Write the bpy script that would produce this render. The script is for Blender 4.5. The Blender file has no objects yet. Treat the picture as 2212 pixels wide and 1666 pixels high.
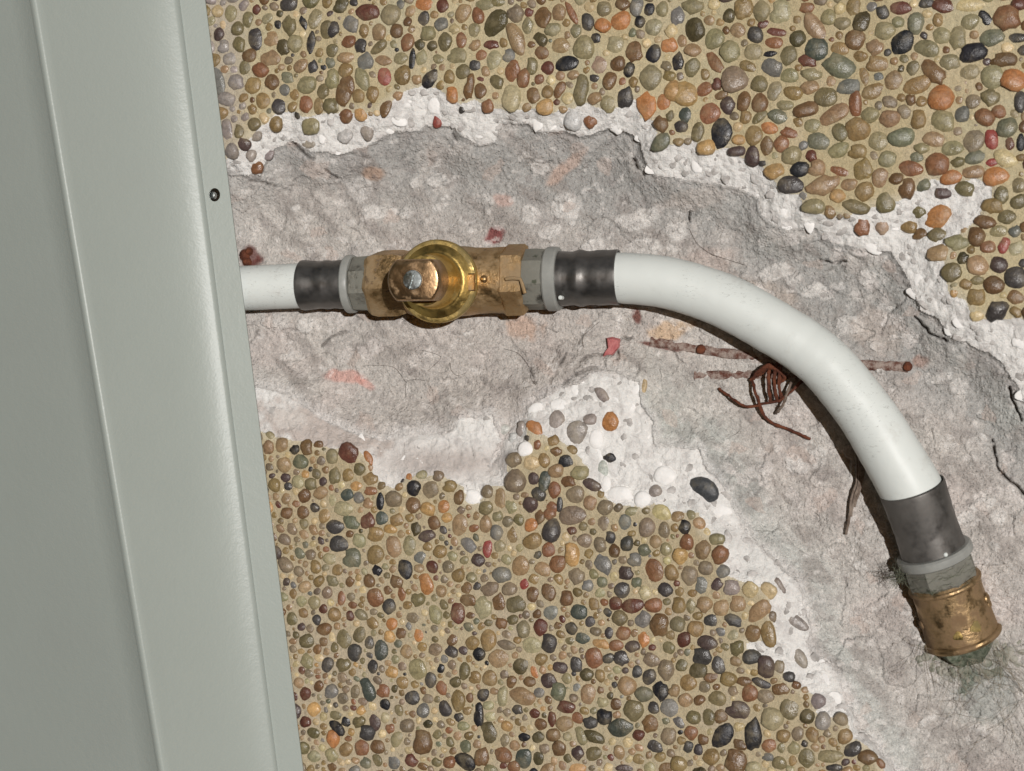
import bpy, bmesh, math, random
import numpy as np
from mathutils import Vector, Matrix

random.seed(7)
rng = np.random.default_rng(11)
S = bpy.context.scene
COL = S.collection

# ------------------------------------------------------------------ camera, sky, sun, exposure
W = 0.516                 # metres of wall across the picture
D = 0.90                  # camera distance
A = math.radians(14)      # the camera stands a little to the right of the wall normal
PXW, PXH = 2212.0, 1666.0
s = W / PXW               # metres per working pixel at distance D
Fv = np.array([-math.sin(A), math.cos(A), 0.0])
Rv = np.array([math.cos(A), math.sin(A), 0.0])
Uv = np.array([0.0, 0.0, 1.0])
Cp = -Fv * D
cam = bpy.data.cameras.new('camera')
cam.sensor_width = 36; cam.lens = 36 * D / W
cam.clip_start = 0.02; cam.clip_end = 100
co = bpy.data.objects.new('camera', cam); COL.objects.link(co)
co.location = Cp.tolist()
co.rotation_euler = Vector(Fv).to_track_quat('-Z', 'Y').to_euler()
cam.dof.use_dof = True; cam.dof.focus_distance = D - 0.005; cam.dof.aperture_fstop = 9
S.camera = co

L = Vector((-Fv + Rv * 0.14 + Uv * 0.045).tolist()).normalized()     # towards the light
sun = bpy.data.lights.new('sun', 'SUN'); sun.energy = 3.4; sun.angle = math.radians(0.6)
sun.color = (1.0, 0.99, 0.975)
so = bpy.data.objects.new('sun', sun); COL.objects.link(so)
so.location = (L * 3).to_tuple()
so.rotation_euler = L.to_track_quat('Z', 'Y').to_euler()

world = bpy.data.worlds.new('World'); S.world = world; world.use_nodes = True
wn = world.node_tree; wn.nodes.clear()
sky = wn.nodes.new('ShaderNodeTexSky'); sky.sky_type = 'NISHITA'; sky.sun_disc = False
sky.sun_elevation = math.asin(L.z); sky.sun_rotation = math.atan2(L.x, L.y)
bgn = wn.nodes.new('ShaderNodeBackground'); bgn.inputs['Strength'].default_value = 0.04
won = wn.nodes.new('ShaderNodeOutputWorld')
wn.links.new(sky.outputs[0], bgn.inputs[0]); wn.links.new(bgn.outputs[0], won.inputs[0])
S.view_settings.view_transform = 'Standard'; S.view_settings.look = 'None'
S.view_settings.exposure = 0.0; S.view_settings.gamma = 1.0
S.view_settings.use_curve_mapping = False

# ------------------------------------------------------------------ helpers
def P(px, py, h=0.0):
    """point of the place seen at working pixel (px, py), h metres proud of the wall face"""
    px = np.asarray(px, float); py = np.asarray(py, float); h = np.asarray(h, float)
    a = (px - PXW / 2) * s; b = -(py - PXH / 2) * s
    rx = Fv[0] * D + Rv[0] * a; ry = Fv[1] * D + Rv[1] * a; rz = b
    lam = (-h - Cp[1]) / ry
    return np.stack([Cp[0] + lam * rx, Cp[1] + lam * ry, lam * rz + 0 * h], -1)

def V(px, py, h=0.0): return Vector(P(px, py, h).tolist())
def kpx(px, py, h=0.0):
    return float(np.linalg.norm(P(px, py + 5, h) - P(px, py - 5, h)) / 10)

def lin(r, g=None, b=None):
    if g is None: r, g, b = r
    f = lambda c: (c / 12.92 if c <= .04045 else ((c + .055) / 1.055) ** 2.4)
    return np.array([f(r / 255), f(g / 255), f(b / 255)])
def c4(*a): return tuple(lin(*a)) + (1.0,)

def link(name, me, parent=None, mat=None):
    o = bpy.data.objects.new(name, me); COL.objects.link(o)
    if mat is not None: me.materials.append(mat)
    if parent is not None: o.parent = parent
    return o
def thing(name, label, cat, loc=(0, 0, 0), group=None):
    o = bpy.data.objects.new(name, None); COL.objects.link(o)
    o.location = loc; o.empty_display_size = 0.01
    o['label'] = label; o['category'] = cat
    if group: o['group'] = group
    return o
def np_mesh(name, v, f, smooth=True, col=None):
    me = bpy.data.meshes.new(name)
    v = np.asarray(v, np.float32); f = np.asarray(f, np.int32); n = f.shape[1]
    me.vertices.add(len(v)); me.vertices.foreach_set('co', v.ravel())
    me.loops.add(f.size); me.loops.foreach_set('vertex_index', f.ravel())
    me.polygons.add(len(f))
    me.polygons.foreach_set('loop_start', np.arange(0, f.size, n, dtype=np.int32))
    me.polygons.foreach_set('use_smooth', np.full(len(f), smooth))
    me.update(calc_edges=True)
    if col is not None:
        at = me.attributes.new('Col', 'FLOAT_COLOR', 'POINT')
        at.data.foreach_set('color', np.c_[col, np.ones(len(col))].astype(np.float32).ravel())
    return me

class MB:
    """collects triangles and quads in world space, links them as one mesh relative to its parent"""
    def __init__(self): self.v = []; self.f = []
    def ring_sweep(self, rings, cap0=True, cap1=True, closed=False):
        n = len(rings[0]); base = len(self.v)
        for r in rings: self.v += [Vector(p) for p in r]
        m = len(rings)
        for i in range(m - 1):
            for j in range(n):
                a = base + i * n + j; b = base + i * n + (j + 1) % n
                self.f.append((a, b, b + n, a + n))
        if cap0: self.f.append(tuple(base + j for j in range(n))[::-1])
        if cap1: self.f.append(tuple(base + (m - 1) * n + j for j in range(n)))
    def tube(self, pts, rad, n=12, cap=True):
        pts = [Vector(p) for p in pts]
        if not hasattr(rad, '__len__'): rad = [rad] * len(pts)
        t0 = (pts[1] - pts[0]).normalized()
        nrm = t0.orthogonal().normalized(); rings = []
        for i, p in enumerate(pts):
            t = (pts[min(i + 1, len(pts) - 1)] - pts[max(i - 1, 0)]).normalized()
            nrm = (nrm - t * nrm.dot(t)).normalized(); bn = t.cross(nrm)
            rings.append([p + (nrm * math.cos(k * 2 * math.pi / n) + bn * math.sin(k * 2 * math.pi / n)) * rad[i] for k in range(n)])
        self.ring_sweep(rings, cap, cap)
    def lathe(self, p, ax, prof, n=48, phase=0.0, cap0=True, cap1=True, shape=None):
        ax = ax.normalized()
        u = ax.cross(Vector((0, 0, 1)));
        if u.length < .2: u = ax.cross(Vector((1, 0, 0)))
        u.normalize(); w = ax.cross(u); rings = []
        for (t, r) in prof:
            ring = []
            for k in range(n):
                an = phase + k * 2 * math.pi / n
                m = shape(an) if shape else 1
                ring.append(p + ax * t + (u * math.cos(an) + w * math.sin(an)) * r * m)
            rings.append(ring)
        self.ring_sweep(rings, cap0, cap1)
    def build(self, name, mat, parent=None, smooth=True, sharp=35):
        off = Vector(parent_loc(parent)) if parent is not None else Vector((0, 0, 0))
        me = bpy.data.meshes.new(name)
        me.from_pydata([(v - off).to_tuple() for v in self.v], [], self.f)
        bm = bmesh.new(); bm.from_mesh(me)
        bmesh.ops.recalc_face_normals(bm, faces=bm.faces); bm.to_mesh(me); bm.free()
        if smooth:
            me.polygons.foreach_set('use_smooth', np.full(len(me.polygons), True))
            try: me.set_sharp_from_angle(angle=math.radians(sharp))
            except Exception: pass
        return link(name, me, parent, mat)
def parent_loc(o):
    t = Vector((0, 0, 0))
    while o is not None: t += Vector(o.location); o = o.parent
    return t

def lattice(x, y, seed):
    r = np.random.default_rng(seed).random((97, 97)).astype(np.float32)
    xi = np.floor(x).astype(int); yi = np.floor(y).astype(int)
    fx = x - xi; fy = y - yi; fx = fx * fx * (3 - 2 * fx); fy = fy * fy * (3 - 2 * fy)
    g = lambda i, j: r[(yi + j) % 97, (xi + i) % 97]
    return (g(0, 0) * (1 - fx) + g(1, 0) * fx) * (1 - fy) + (g(0, 1) * (1 - fx) + g(1, 1) * fx) * fy
def fbm(x, y, size, octv=4, seed=1, gain=.5):
    t = 0; a = 1; n = 0
    for o in range(octv):
        t = t + a * (lattice(x / size + 13.7 * o, y / size + 5.1 * o, seed + o * 7) - .5) * 2; n += a
        a *= gain; size = size / 2
    return t / n
def sst(a, b, x):
    t = np.clip((x - a) / (b - a), 0, 1); return t * t * (3 - 2 * t)
def facets(x, y, size, seed):
    """broken stone: flat cells, each with a slope of its own; returns height, cell value, distance to the cell's rim"""
    r = np.random.default_rng(seed).random((5, 64, 64)).astype(np.float32)
    u = x / size; v = y / size; iu = np.floor(u).astype(int); iv = np.floor(v).astype(int)
    b1 = np.full(x.shape, 9e9, np.float32); b2 = b1.copy(); hh = np.zeros_like(b1); cc = np.zeros_like(b1)
    for di in (-1, 0, 1):
        for dj in (-1, 0, 1):
            a, b = (iv + di) % 64, (iu + dj) % 64
            px = u - (iu + dj + r[0][a, b]); py = v - (iv + di + r[1][a, b]); d = px * px + py * py
            m = d < b1
            b2 = np.where(m, b1, np.minimum(b2, d)); b1 = np.where(m, d, b1)
            hh = np.where(m, px * (r[2][a, b] - .5) * 2 + py * (r[3][a, b] - .5) * 2, hh); cc = np.where(m, r[4][a, b], cc)
    return hh, cc, np.sqrt(b2) - np.sqrt(b1)
def poly_sd(x, y, poly):
    """signed distance, negative inside"""
    d = np.full(x.shape, 1e12, np.float32); inside = np.zeros(x.shape, bool)
    n = len(poly)
    for i in range(n):
        x0, y0 = poly[i]; x1, y1 = poly[(i + 1) % n]
        ex, ey = x1 - x0, y1 - y0; l2 = ex * ex + ey * ey + 1e-9
        t = np.clip(((x - x0) * ex + (y - y0) * ey) / l2, 0, 1)
        d = np.minimum(d, (x - x0 - t * ex) ** 2 + (y - y0 - t * ey) ** 2)
        if y0 != y1:
            c = ((y0 > y) != (y1 > y)) & (x < ex * (y - y0) / ey + x0); inside ^= c
    d = np.sqrt(d); return np.where(inside, -d, d)
def line_d(x, y, pts):
    d = np.full(x.shape, 1e12, np.float32)
    for (x0, y0), (x1, y1) in zip(pts[:-1], pts[1:]):
        ex, ey = x1 - x0, y1 - y0; l2 = ex * ex + ey * ey + 1e-9
        t = np.clip(((x - x0) * ex + (y - y0) * ey) / l2, 0, 1)
        d = np.minimum(d, (x - x0 - t * ex) ** 2 + (y - y0 - t * ey) ** 2)
    return np.sqrt(d)

# ------------------------------------------------------------------ materials
class NT:
    def __init__(self, name):
        self.m = bpy.data.materials.new(name); self.m.use_nodes = True
        self.t = self.m.node_tree; self.t.nodes.clear()
        self.out = self.t.nodes.new('ShaderNodeOutputMaterial')
        self.b = self.t.nodes.new('ShaderNodeBsdfPrincipled')
        self.t.links.new(self.b.outputs[0], self.out.inputs[0])
        self.geo = self.t.nodes.new('ShaderNodeNewGeometry')
        self.pos = self.geo.outputs['Position']
    def n(self, typ, **kw):
        x = self.t.nodes.new(typ)
        for k, v in kw.items(): setattr(x, k, v)
        return x
    def put(self, sock, v):
        if hasattr(v, 'is_output') or isinstance(v, bpy.types.NodeSocket): self.t.links.new(v, sock)
        else: sock.default_value = v
    def noise(self, scale, detail=4, rough=.55, dist=0.0, vec=None):
        x = self.n('ShaderNodeTexNoise'); self.put(x.inputs['Vector'], vec or self.pos)
        x.inputs['Scale'].default_value = scale; x.inputs['Detail'].default_value = detail
        x.inputs['Roughness'].default_value = rough; x.inputs['Distortion'].default_value = dist
        return x.outputs['Fac']
    def vor(self, scale, vec=None, feature='F1'):
        x = self.n('ShaderNodeTexVoronoi', feature=feature); self.put(x.inputs['Vector'], vec or self.pos)
        x.inputs['Scale'].default_value = scale
        return x.outputs['Distance']
    def ramp(self, v, a, b, lo=0.0, hi=1.0):
        x = self.n('ShaderNodeMapRange'); x.interpolation_type = 'SMOOTHSTEP'; self.put(x.inputs[0], v)
        x.inputs[1].default_value = a; x.inputs[2].default_value = b
        x.inputs[3].default_value = lo; x.inputs[4].default_value = hi
        return x.outputs[0]
    def mix(self, f, a, b, mode='MIX'):
        x = self.n('ShaderNodeMix', data_type='RGBA', blend_type=mode)
        self.put(x.inputs[0], f); self.put(x.inputs[6], a); self.put(x.inputs[7], b)
        return x.outputs[2]
    def math(self, op, a, b=0.0):
        x = self.n('ShaderNodeMath', operation=op); self.put(x.inputs[0], a); self.put(x.inputs[1], b)
        return x.outputs[0]
    def attr(self, name='Col'):
        x = self.n('ShaderNodeAttribute'); x.attribute_name = name; return x.outputs['Color']
    def bump(self, h, dist, strength=1.0, prev=None):
        x = self.n('ShaderNodeBump'); self.put(x.inputs['Height'], h)
        x.inputs['Distance'].default_value = dist; x.inputs['Strength'].default_value = strength
        if prev is not None: self.t.links.new(prev, x.inputs['Normal'])
        return x.outputs[0]
    def set(self, **kw):
        names = dict(color='Base Color', rough='Roughness', metal='Metallic', normal='Normal', spec='Specular IOR Level',
                     trans='Transmission Weight', sss='Subsurface Weight', coat='Coat Weight', alpha='Alpha')
        for k, v in kw.items(): self.put(self.b.inputs[names[k]], v)
        return self.m

def mat_mineral(name, grain=.18, rough=.9, b1=.0006, speck=True):
    n = NT(name); c = n.attr()
    g1 = n.ramp(n.noise(1500, 3, .7), .3, .7, 1 - grain, 1 + grain)
    g2 = n.ramp(n.noise(420, 6, .72), .3, .7, 1 - grain * .8, 1 + grain * .8)
    k = n.math('MULTIPLY', g1, g2)
    comb = n.n('ShaderNodeCombineColor')
    for i in range(3): n.put(comb.inputs[i], k)
    c = n.mix(1.0, c, comb.outputs[0], 'MULTIPLY')
    if speck:
        dots = n.math('MULTIPLY', n.ramp(n.vor(420), .0, .16, 1, 0), n.ramp(n.noise(90, 2), .52, .62))
        c = n.mix(n.math('MULTIPLY', dots, .75), c, c4(84, 78, 74))
        pale = n.math('MULTIPLY', n.ramp(n.vor(330), .1, .24, 1, 0), n.ramp(n.noise(55, 2), .55, .66))
        c = n.mix(n.math('MULTIPLY', pale, .6), c, c4(222, 216, 210))
    nb = n.bump(n.noise(1300, 4, .7), b1, 1.0)
    if speck: nb = n.bump(n.ramp(n.vor(640), .1, .55, 1, 0), b1 * .9, .8, nb)
    nb = n.bump(n.noise(330, 5, .65), b1 * (.9 if speck else 3.0), 1.0, nb)
    return n.set(color=c, rough=rough, spec=.25, normal=nb)
M = {}
M['concrete'] = mat_mineral('rough_concrete', .20, .92, .00045)
M['plaster'] = mat_mineral('broken_white_plaster', .05, .95, .0005, False)
M['mortar'] = mat_mineral('cream_mortar', .14, .9, .0004, False)

def mat_pebble(name, objcol):
    n = NT(name)
    if objcol: c = n.n('ShaderNodeObjectInfo').outputs['Color']
    else: c = n.attr()
    k = n.math('MULTIPLY', n.ramp(n.noise(420, 4, .65, .6), .25, .75, .72, 1.3), n.ramp(n.noise(1800, 2), .3, .7, .88, 1.12))
    comb = n.n('ShaderNodeCombineColor')
    for i in range(3): n.put(comb.inputs[i], k)
    c = n.mix(1.0, c, comb.outputs[0], 'MULTIPLY')
    dust = n.math('MULTIPLY', n.ramp(n.noise(110, 5, .65), .46, .72), .28)
    c = n.mix(dust, c, c4(172, 157, 126))
    ro = n.ramp(n.noise(160, 3), .35, .65, .22, .46)
    nb = n.bump(n.noise(700, 4, .6), .0005, .7)
    return n.set(color=c, rough=ro, spec=.42, normal=nb)
M['pebble'] = mat_pebble('polished_pebble', True)
M['pebble_mass'] = mat_pebble('polished_pebble_mass', False)

def mat_panel():
    n = NT('grey_painted_steel')
    c = n.mix(n.noise(18, 3), c4(150, 157, 151), c4(158, 165, 159))
    c = n.mix(n.math('MULTIPLY', n.ramp(n.noise(9, 4, .6), .5, .75), .3), c, c4(142, 147, 142))
    mp = n.n('ShaderNodeMapping'); n.put(mp.inputs[0], n.pos); mp.inputs['Scale'].default_value = (1, 1, .12); mp.inputs['Rotation'].default_value = (0, .12, 0)
    c = n.mix(n.math('MULTIPLY', n.ramp(n.noise(420, 4, .7, .4, mp.outputs[0]), .68, .76), n.ramp(n.noise(14, 2), .5, .62, 0, .35)), c, c4(128, 133, 128))
    nb = n.bump(n.noise(900, 2, .5), .00010, .8)
    nb = n.bump(n.noise(240, 2, .5), .00022, .5, nb)
    return n.set(color=c, rough=.42, spec=.44, normal=nb)
M['panel'] = mat_panel()

def mat_pipe():
    n = NT('white_plastic_pipe')
    c = n.mix(n.noise(30, 3), c4(208, 213, 209), c4(216, 220, 216))
    mp = n.n('ShaderNodeMapping'); n.put(mp.inputs[0], n.pos); mp.inputs['Scale'].default_value = (1, 1, 3.2); mp.inputs['Rotation'].default_value = (0, .7, 0)
    sc = n.ramp(n.noise(330, 5, .7, 1.2, mp.outputs[0]), .57, .66)
    c = n.mix(n.math('MULTIPLY', sc, n.ramp(n.noise(38, 2), .44, .56, 0, .55)), c, c4(128, 128, 122))
    d = n.ramp(n.noise(70, 5, .7), .58, .75, 0, .35)
    c = n.mix(d, c, c4(176, 172, 164))
    nb = n.bump(n.noise(60, 3), .0012, .35)
    return n.set(color=c, rough=.46, spec=.35, normal=nb)
M['pipe'] = mat_pipe()

def mat_metal(name, base, alt, dirt, amount, ro, dscale=90, bump=.0003, lo=.5, hi=.62, spots=None):
    n = NT(name)
    c = n.mix(n.noise(75, 4), base, alt)
    dm = n.math('MULTIPLY', n.ramp(n.noise(dscale, 6, .68), lo, hi), amount)
    c2 = n.mix(dm, c, dirt)
    if spots is not None:
        sp = n.ramp(n.noise(130, 4, .6), .6, .68)
        c2 = n.mix(sp, c2, spots); dm = n.math('MAXIMUM', dm, sp)
    met = n.math('SUBTRACT', 1.0, dm)
    r2 = n.math('ADD', n.math('MULTIPLY', dm, .5), n.ramp(n.noise(200, 3), .3, .7, ro - .06, ro + .08))
    nb = n.bump(n.noise(420, 4, .6), bump, .6)
    return n.set(color=c2, rough=r2, metal=met, normal=nb)
M['brass'] = mat_metal('bright_brass', c4(226, 196, 122), c4(206, 172, 100), c4(128, 110, 64), .8, .40, 70, .0003, .54, .70)
M['brass_grimy'] = mat_metal('grimy_brass_flange', c4(208, 182, 116), c4(180, 154, 96), c4(104, 92, 56), .85, .38, 85, .0004, .42, .60)
M['brass_dull'] = mat_metal('dusty_brass', c4(188, 156, 110), c4(160, 130, 92), c4(142, 124, 98), .75, .40, 60, .0006, .40, .64, c4(104, 86, 64))
M['brass_old'] = mat_metal('aged_brass_socket', c4(176, 150, 112), c4(144, 120, 88), c4(118, 94, 68), .9, .44, 80, .0006, .42, .62)
M['brass_knob'] = mat_metal('worn_brass_knob', c4(186, 156, 118), c4(162, 132, 100), c4(138, 116, 92), .6, .36, 100, .0003, .55, .7)
M['steel'] = mat_metal('stainless_sleeve', c4(124, 122, 119), c4(104, 102, 100), c4(82, 79, 76), .42, .27, 90, .00008, .1, .9)
M['steel_dusty'] = mat_metal('dusty_stainless_sleeve', c4(118, 116, 113), c4(92, 90, 88), c4(98, 94, 89), .75, .30, 60, .0001, .2, .8)
M['screw'] = mat_metal('zinc_screw', c4(190, 196, 196), c4(150, 158, 158), c4(90, 92, 90), .5, .3)
M['nut'] = mat_metal('verdigris_nut', c4(150, 148, 140), c4(126, 124, 114), c4(118, 117, 108), .85, .42, 90, .0006, .34, .56, c4(74, 78, 64))

def mat_plain(name, a, b, ro, sc=200, bump=.0005, spec=.3, sss=0):
    n = NT(name); c = n.mix(n.ramp(n.noise(sc, 5, .65), .3, .7), a, b)
    nb = n.bump(n.noise(sc * 3, 4, .65), bump, .9)
    return n.set(color=c, rough=ro, spec=spec, normal=nb)
M['ring'] = mat_plain('milky_grey_plastic', c4(136, 137, 133), c4(152, 153, 148), .42, 80, .0002, .4)
M['rust'] = mat_plain('rusty_iron', c4(70, 38, 28), c4(112, 64, 42), .8, 260, .0010)
M['wire_dusty'] = mat_plain('dusty_rusted_wire', c4(92, 78, 68), c4(138, 124, 112), .7, 260, .0006)
def mat_rebar():
    n = NT('mortar_caked_rebar')
    c = n.mix(n.ramp(n.noise(240, 6, .75), .38, .62), c4(96, 62, 52), c4(160, 146, 137))
    return n.set(color=c, rough=.92, spec=.2, normal=n.bump(n.noise(300, 5, .7), .0016, 1.0))
M['rebar'] = mat_rebar()
M['fibre'] = mat_plain('hemp_fibre', c4(128, 118, 100), c4(160, 150, 134), .8, 500, .0002)
M['fibre_green'] = mat_plain('greenish_hemp_fibre', c4(92, 96, 80), c4(136, 138, 120), .8, 500, .0002)
M['verdigris'] = mat_plain('green_copper_crust', c4(70, 80, 62), c4(126, 130, 114), .9, 400, .0012)
M['crumb'] = mat_plain('damp_mortar_crumb', c4(104, 108, 94), c4(168, 164, 154), .9, 160, .0010)
M['hair'] = mat_plain('dark_hair_fibre', c4(70, 62, 56), c4(96, 86, 78), .7, 500, .0001)
M['brick'] = mat_plain('red_brick_chip', c4(168, 92, 92), c4(190, 122, 120), .9, 300, .0010)
M['grime'] = mat_plain('dark_grime', c4(58, 42, 30), c4(84, 64, 44), .6, 400, .0010)

# ------------------------------------------------------------------ the wall: outlines of the broken channel
out_up = [(484,353),(507,333),(535,309),(563,275),(600,247),(628,240),(652,254),(683,254),(703,247),(746,242),(790,250),(818,247),(849,220),(876,196),(917,185),(952,189),(969,220),(996,223),(1024,216),(1065,240),(1116,240),(1151,233),(1192,247),(1240,237),(1267,223),(1295,237),(1340,237),(1374,220),(1384,254),(1411,261),(1418,292),(1411,319),(1453,313),(1494,305),(1521,329),(1573,319),(1590,336),(1642,353),(1666,384),(1686,415),(1727,422),(1738,456),(1813,473),(1865,460),(1933,436),(1981,412),(2016,391),(2060,400),(2105,385),(2139,400),(2139,429),(2105,480),(2057,515),(2036,549),(2040,594),(2050,635),(2091,648),(2091,679),(2122,693),(2212,693)]
out_lo = [(562,933),(600,943),(635,950),(686,957),(720,967),(770,966),(804,997),(811,1035),(849,1055),(876,1031),(910,1024),(955,1024),(1000,1052),(1013,1083),(1038,1086),(1048,1052),(1092,1049),(1099,994),(1134,959),(1137,918),(1168,942),(1213,952),(1247,976),(1271,1011),(1267,1038),(1295,1062),(1333,1090),(1388,1097),(1418,1086),(1453,1114),(1508,1106),(1522,1141),(1563,1165),(1566,1209),(1573,1244),(1611,1257),(1673,1281),(1666,1302),(1673,1336),(1676,1384),(1618,1391),(1614,1401),(1645,1415),(1693,1446),(1714,1470),(1752,1497),(1782,1518),(1762,1539),(1796,1546),(1834,1549),(1841,1594),(1875,1611),(1896,1631),(1913,1666)]
in_up = [(487,377),(563,377),(576,347),(597,319),(631,305),(672,329),(739,331),(791,319),(852,285),(911,285),(924,274),(979,274),(1003,295),(1034,316),(1075,305),(1082,271),(1134,271),(1158,285),(1213,288),(1261,295),(1305,281),(1364,288),(1384,309),(1391,343),(1412,381),(1460,386),(1522,395),(1590,408),(1638,432),(1645,467),(1693,494),(1762,497),(1796,521),(1848,535),(1926,545),(1950,587),(1968,631),(1988,669),(2029,693),(2053,734),(2088,744),(2132,758),(2167,782),(2187,823),(2208,861)]
in_lo = [(549,837),(600,844),(652,871),(703,912),(770,935),(818,949),(859,942),(966,935),(996,901),(1068,897),(1075,935),(1092,973),(1082,987),(1060,1010),(1075,960),(1110,930),(1134,904),(1140,877),(1185,853),(1237,829),(1288,805),(1336,805),(1377,829),(1388,874),(1408,911),(1415,963),(1512,973),(1525,1008),(1555,1038),(1571,1067),(1587,1103),(1600,1140),(1642,1185),(1690,1233),(1721,1257),(1745,1336),(1745,1388),(1755,1412),(1796,1446),(1817,1477),(1827,1508),(1844,1539),(1854,1576),(1885,1604),(1909,1631),(1933,1666)]
POUT = out_up + [(2500,740),(2600,2000),(2110,2000)] + out_lo[::-1] + [(300,900),(300,380)]
PIN = in_up + [(2500,1050),(2600,2000),(2140,2000)] + in_lo[::-1] + [(300,830),(300,385)]

def zl(off, k, pts): return [(off[0] + x * k, off[1] + y * k) for x, y in pts]
Z = .34313
MT, TR, TL = (704.8, 0), (1453, 0), (0, 0)
ML, LM, LR, RM = (704.8, 650.6), (704.8, 1096.3), (1453, 1096.3), (1453, 542)
cracks = [zl(MT, Z, [(800,840),(815,880),(830,905),(870,935),(930,965)]), zl(TL, Z, [(1840,880),(1880,930),(1920,975),(1990,1010),(2040,1070),(2130,1120)]),
  zl(TL, Z, [(1580,1140),(1650,1150),(1720,1165),(1770,1180)]),
  zl(RM, Z, [(2115,860),(2140,940),(2170,1000),(2190,1070)]), zl(RM, Z, [(2010,1200),(2030,1290),(2060,1390),(2110,1440),(2180,1490),(2230,1540)]),
  zl(RM, Z, [(1520,410),(1580,480),(1640,530),(1720,570)]), zl(ML, Z, [(1350,610),(1400,550),(1410,500),(1440,450),(1480,380),(1510,330)]),
  zl(ML, Z, [(1400,560),(1460,535),(1520,500),(1600,450),(1700,410)]), zl(ML, Z, [(1590,380),(1650,350),(1740,340)]), zl(ML, Z, [(1835,365),(1840,320)]),
  zl(ML, Z, [(-30,285),(0,250),(60,215),(120,195)]), zl(ML, Z, [(1285,420),(1300,490),(1340,540)]),
  zl(ML, Z, [(1870,230),(1950,240),(2040,270)]), zl(TR, Z, [(105,1340),(112,1400)]), zl(RM, Z, [(930,60),(1010,75),(1090,70)]),
  zl(MT, Z, [(1930,1000),(1960,1060),(2000,1110)])]

STEP = 2.5
gx = np.arange(250, 2412, STEP); gy = np.arange(-150, 1818, STEP)
GX, GY = np.meshgrid(gx, gy); GX = GX.astype(np.float32); GY = GY.astype(np.float32)
wx = GX + 7 * fbm(GX, GY, 38, 4, 21) + 2.0 * fbm(GX, GY, 8, 2, 22); wy = GY + 7 * fbm(GX, GY, 38, 4, 31) + 2.0 * fbm(GX, GY, 8, 2, 32)
dO = poly_sd(wx, wy, POUT); dI = poly_sd(wx, wy, PIN)
dO0 = poly_sd(GX, GY, POUT)
REG = np.where(dO > 0, 0, np.where(dI > 0, 1, 2))

agg = zl(MT, Z, [(215,1190),(690,1140),(300,1340),(500,1340),(1510,1300),(1280,1350),(1400,1460),(1920,1390),(2070,1340),(2000,1560),(1680,1550),(560,1160),(420,1330),(1340,1050),(740,1240)])
agr = [(25,28),(26,11),(28,14),(16,10),(30,36),(20,22),(24,16),(42,20),(20,15),(44,22),(28,12),(11,14),(10,8),(22,16),(9,8)]
agg += zl(RM, Z, [(640,140),(1110,470),(780,1340),(910,1310),(760,180),(1280,600),(660,1250),(1960,1180),(1220,170),(900,250),(1690,800),(1800,860),(1300,760),(1950,1600),(2050,1680)])
agr += [(34,18),(32,20),(30,18),(16,28),(22,20),(18,10),(9,9),(12,8),(22,18),(26,16),(24,14),(22,18),(10,12),(30,14),(20,16)]
agg += [(595,697),(660,700),(1350,560),(1460,500),(1230,470),(620,770),(1130,660),(1225,650),(760,480),(640,450),(1900,1010),(2080,1120),(2150,1180),(1860,1220),(2000,1560),(2120,1580),(1340,690),(980,660),(940,705),(1010,720)]
agr += [(34,16),(22,18),(24,12),(20,26),(14,18),(18,8),(14,10),(30,8),(12,8),(10,8),(14,8),(26,12),(16,10),(16,12),(20,10),(14,12),(10,8),(12,5),(10,6),(9,7)]
AGG = np.zeros_like(GX)
nx = GX + 9 * fbm(GX, GY, 22, 3, 41); ny = GY + 9 * fbm(GX, GY, 22, 3, 42)
for (x, y), (a, b) in zip(agg, agr):
    an = random.uniform(-.5, .5); q = slice(None)
    i0, i1 = np.searchsorted(gy, [y - a - 60, y + a + 60]); j0, j1 = np.searchsorted(gx, [x - a - 60, x + a + 60])
    ux = nx[i0:i1, j0:j1] - x; uy = ny[i0:i1, j0:j1] - y
    e = np.hypot((ux * math.cos(an) + uy * math.sin(an)) / a, (-ux * math.sin(an) + uy * math.cos(an)) / b)
    AGG[i0:i1, j0:j1] = np.maximum(AGG[i0:i1, j0:j1], sst(1.16, .84, e))
CR = np.full(GX.shape, 1e3, np.float32)
cxw = GX + 4 * fbm(GX, GY, 12, 2, 51); cyw = GY + 4 * fbm(GX, GY, 12, 2, 52)
for c in cracks:
    xs = [p[0] for p in c]; ys = [p[1] for p in c]
    i0, i1 = np.searchsorted(gy, [min(ys) - 25, max(ys) + 25]); j0, j1 = np.searchsorted(gx, [min(xs) - 25, max(xs) + 25])
    if i1 > i0 and j1 > j0:
        CR[i0:i1, j0:j1] = np.minimum(CR[i0:i1, j0:j1], line_d(cxw[i0:i1, j0:j1], cyw[i0:i1, j0:j1], c))
CRK = sst(3.3, .8, CR) * sst(-.3, 0, fbm(GX, GY, 30, 2, 55) + .22)

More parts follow.
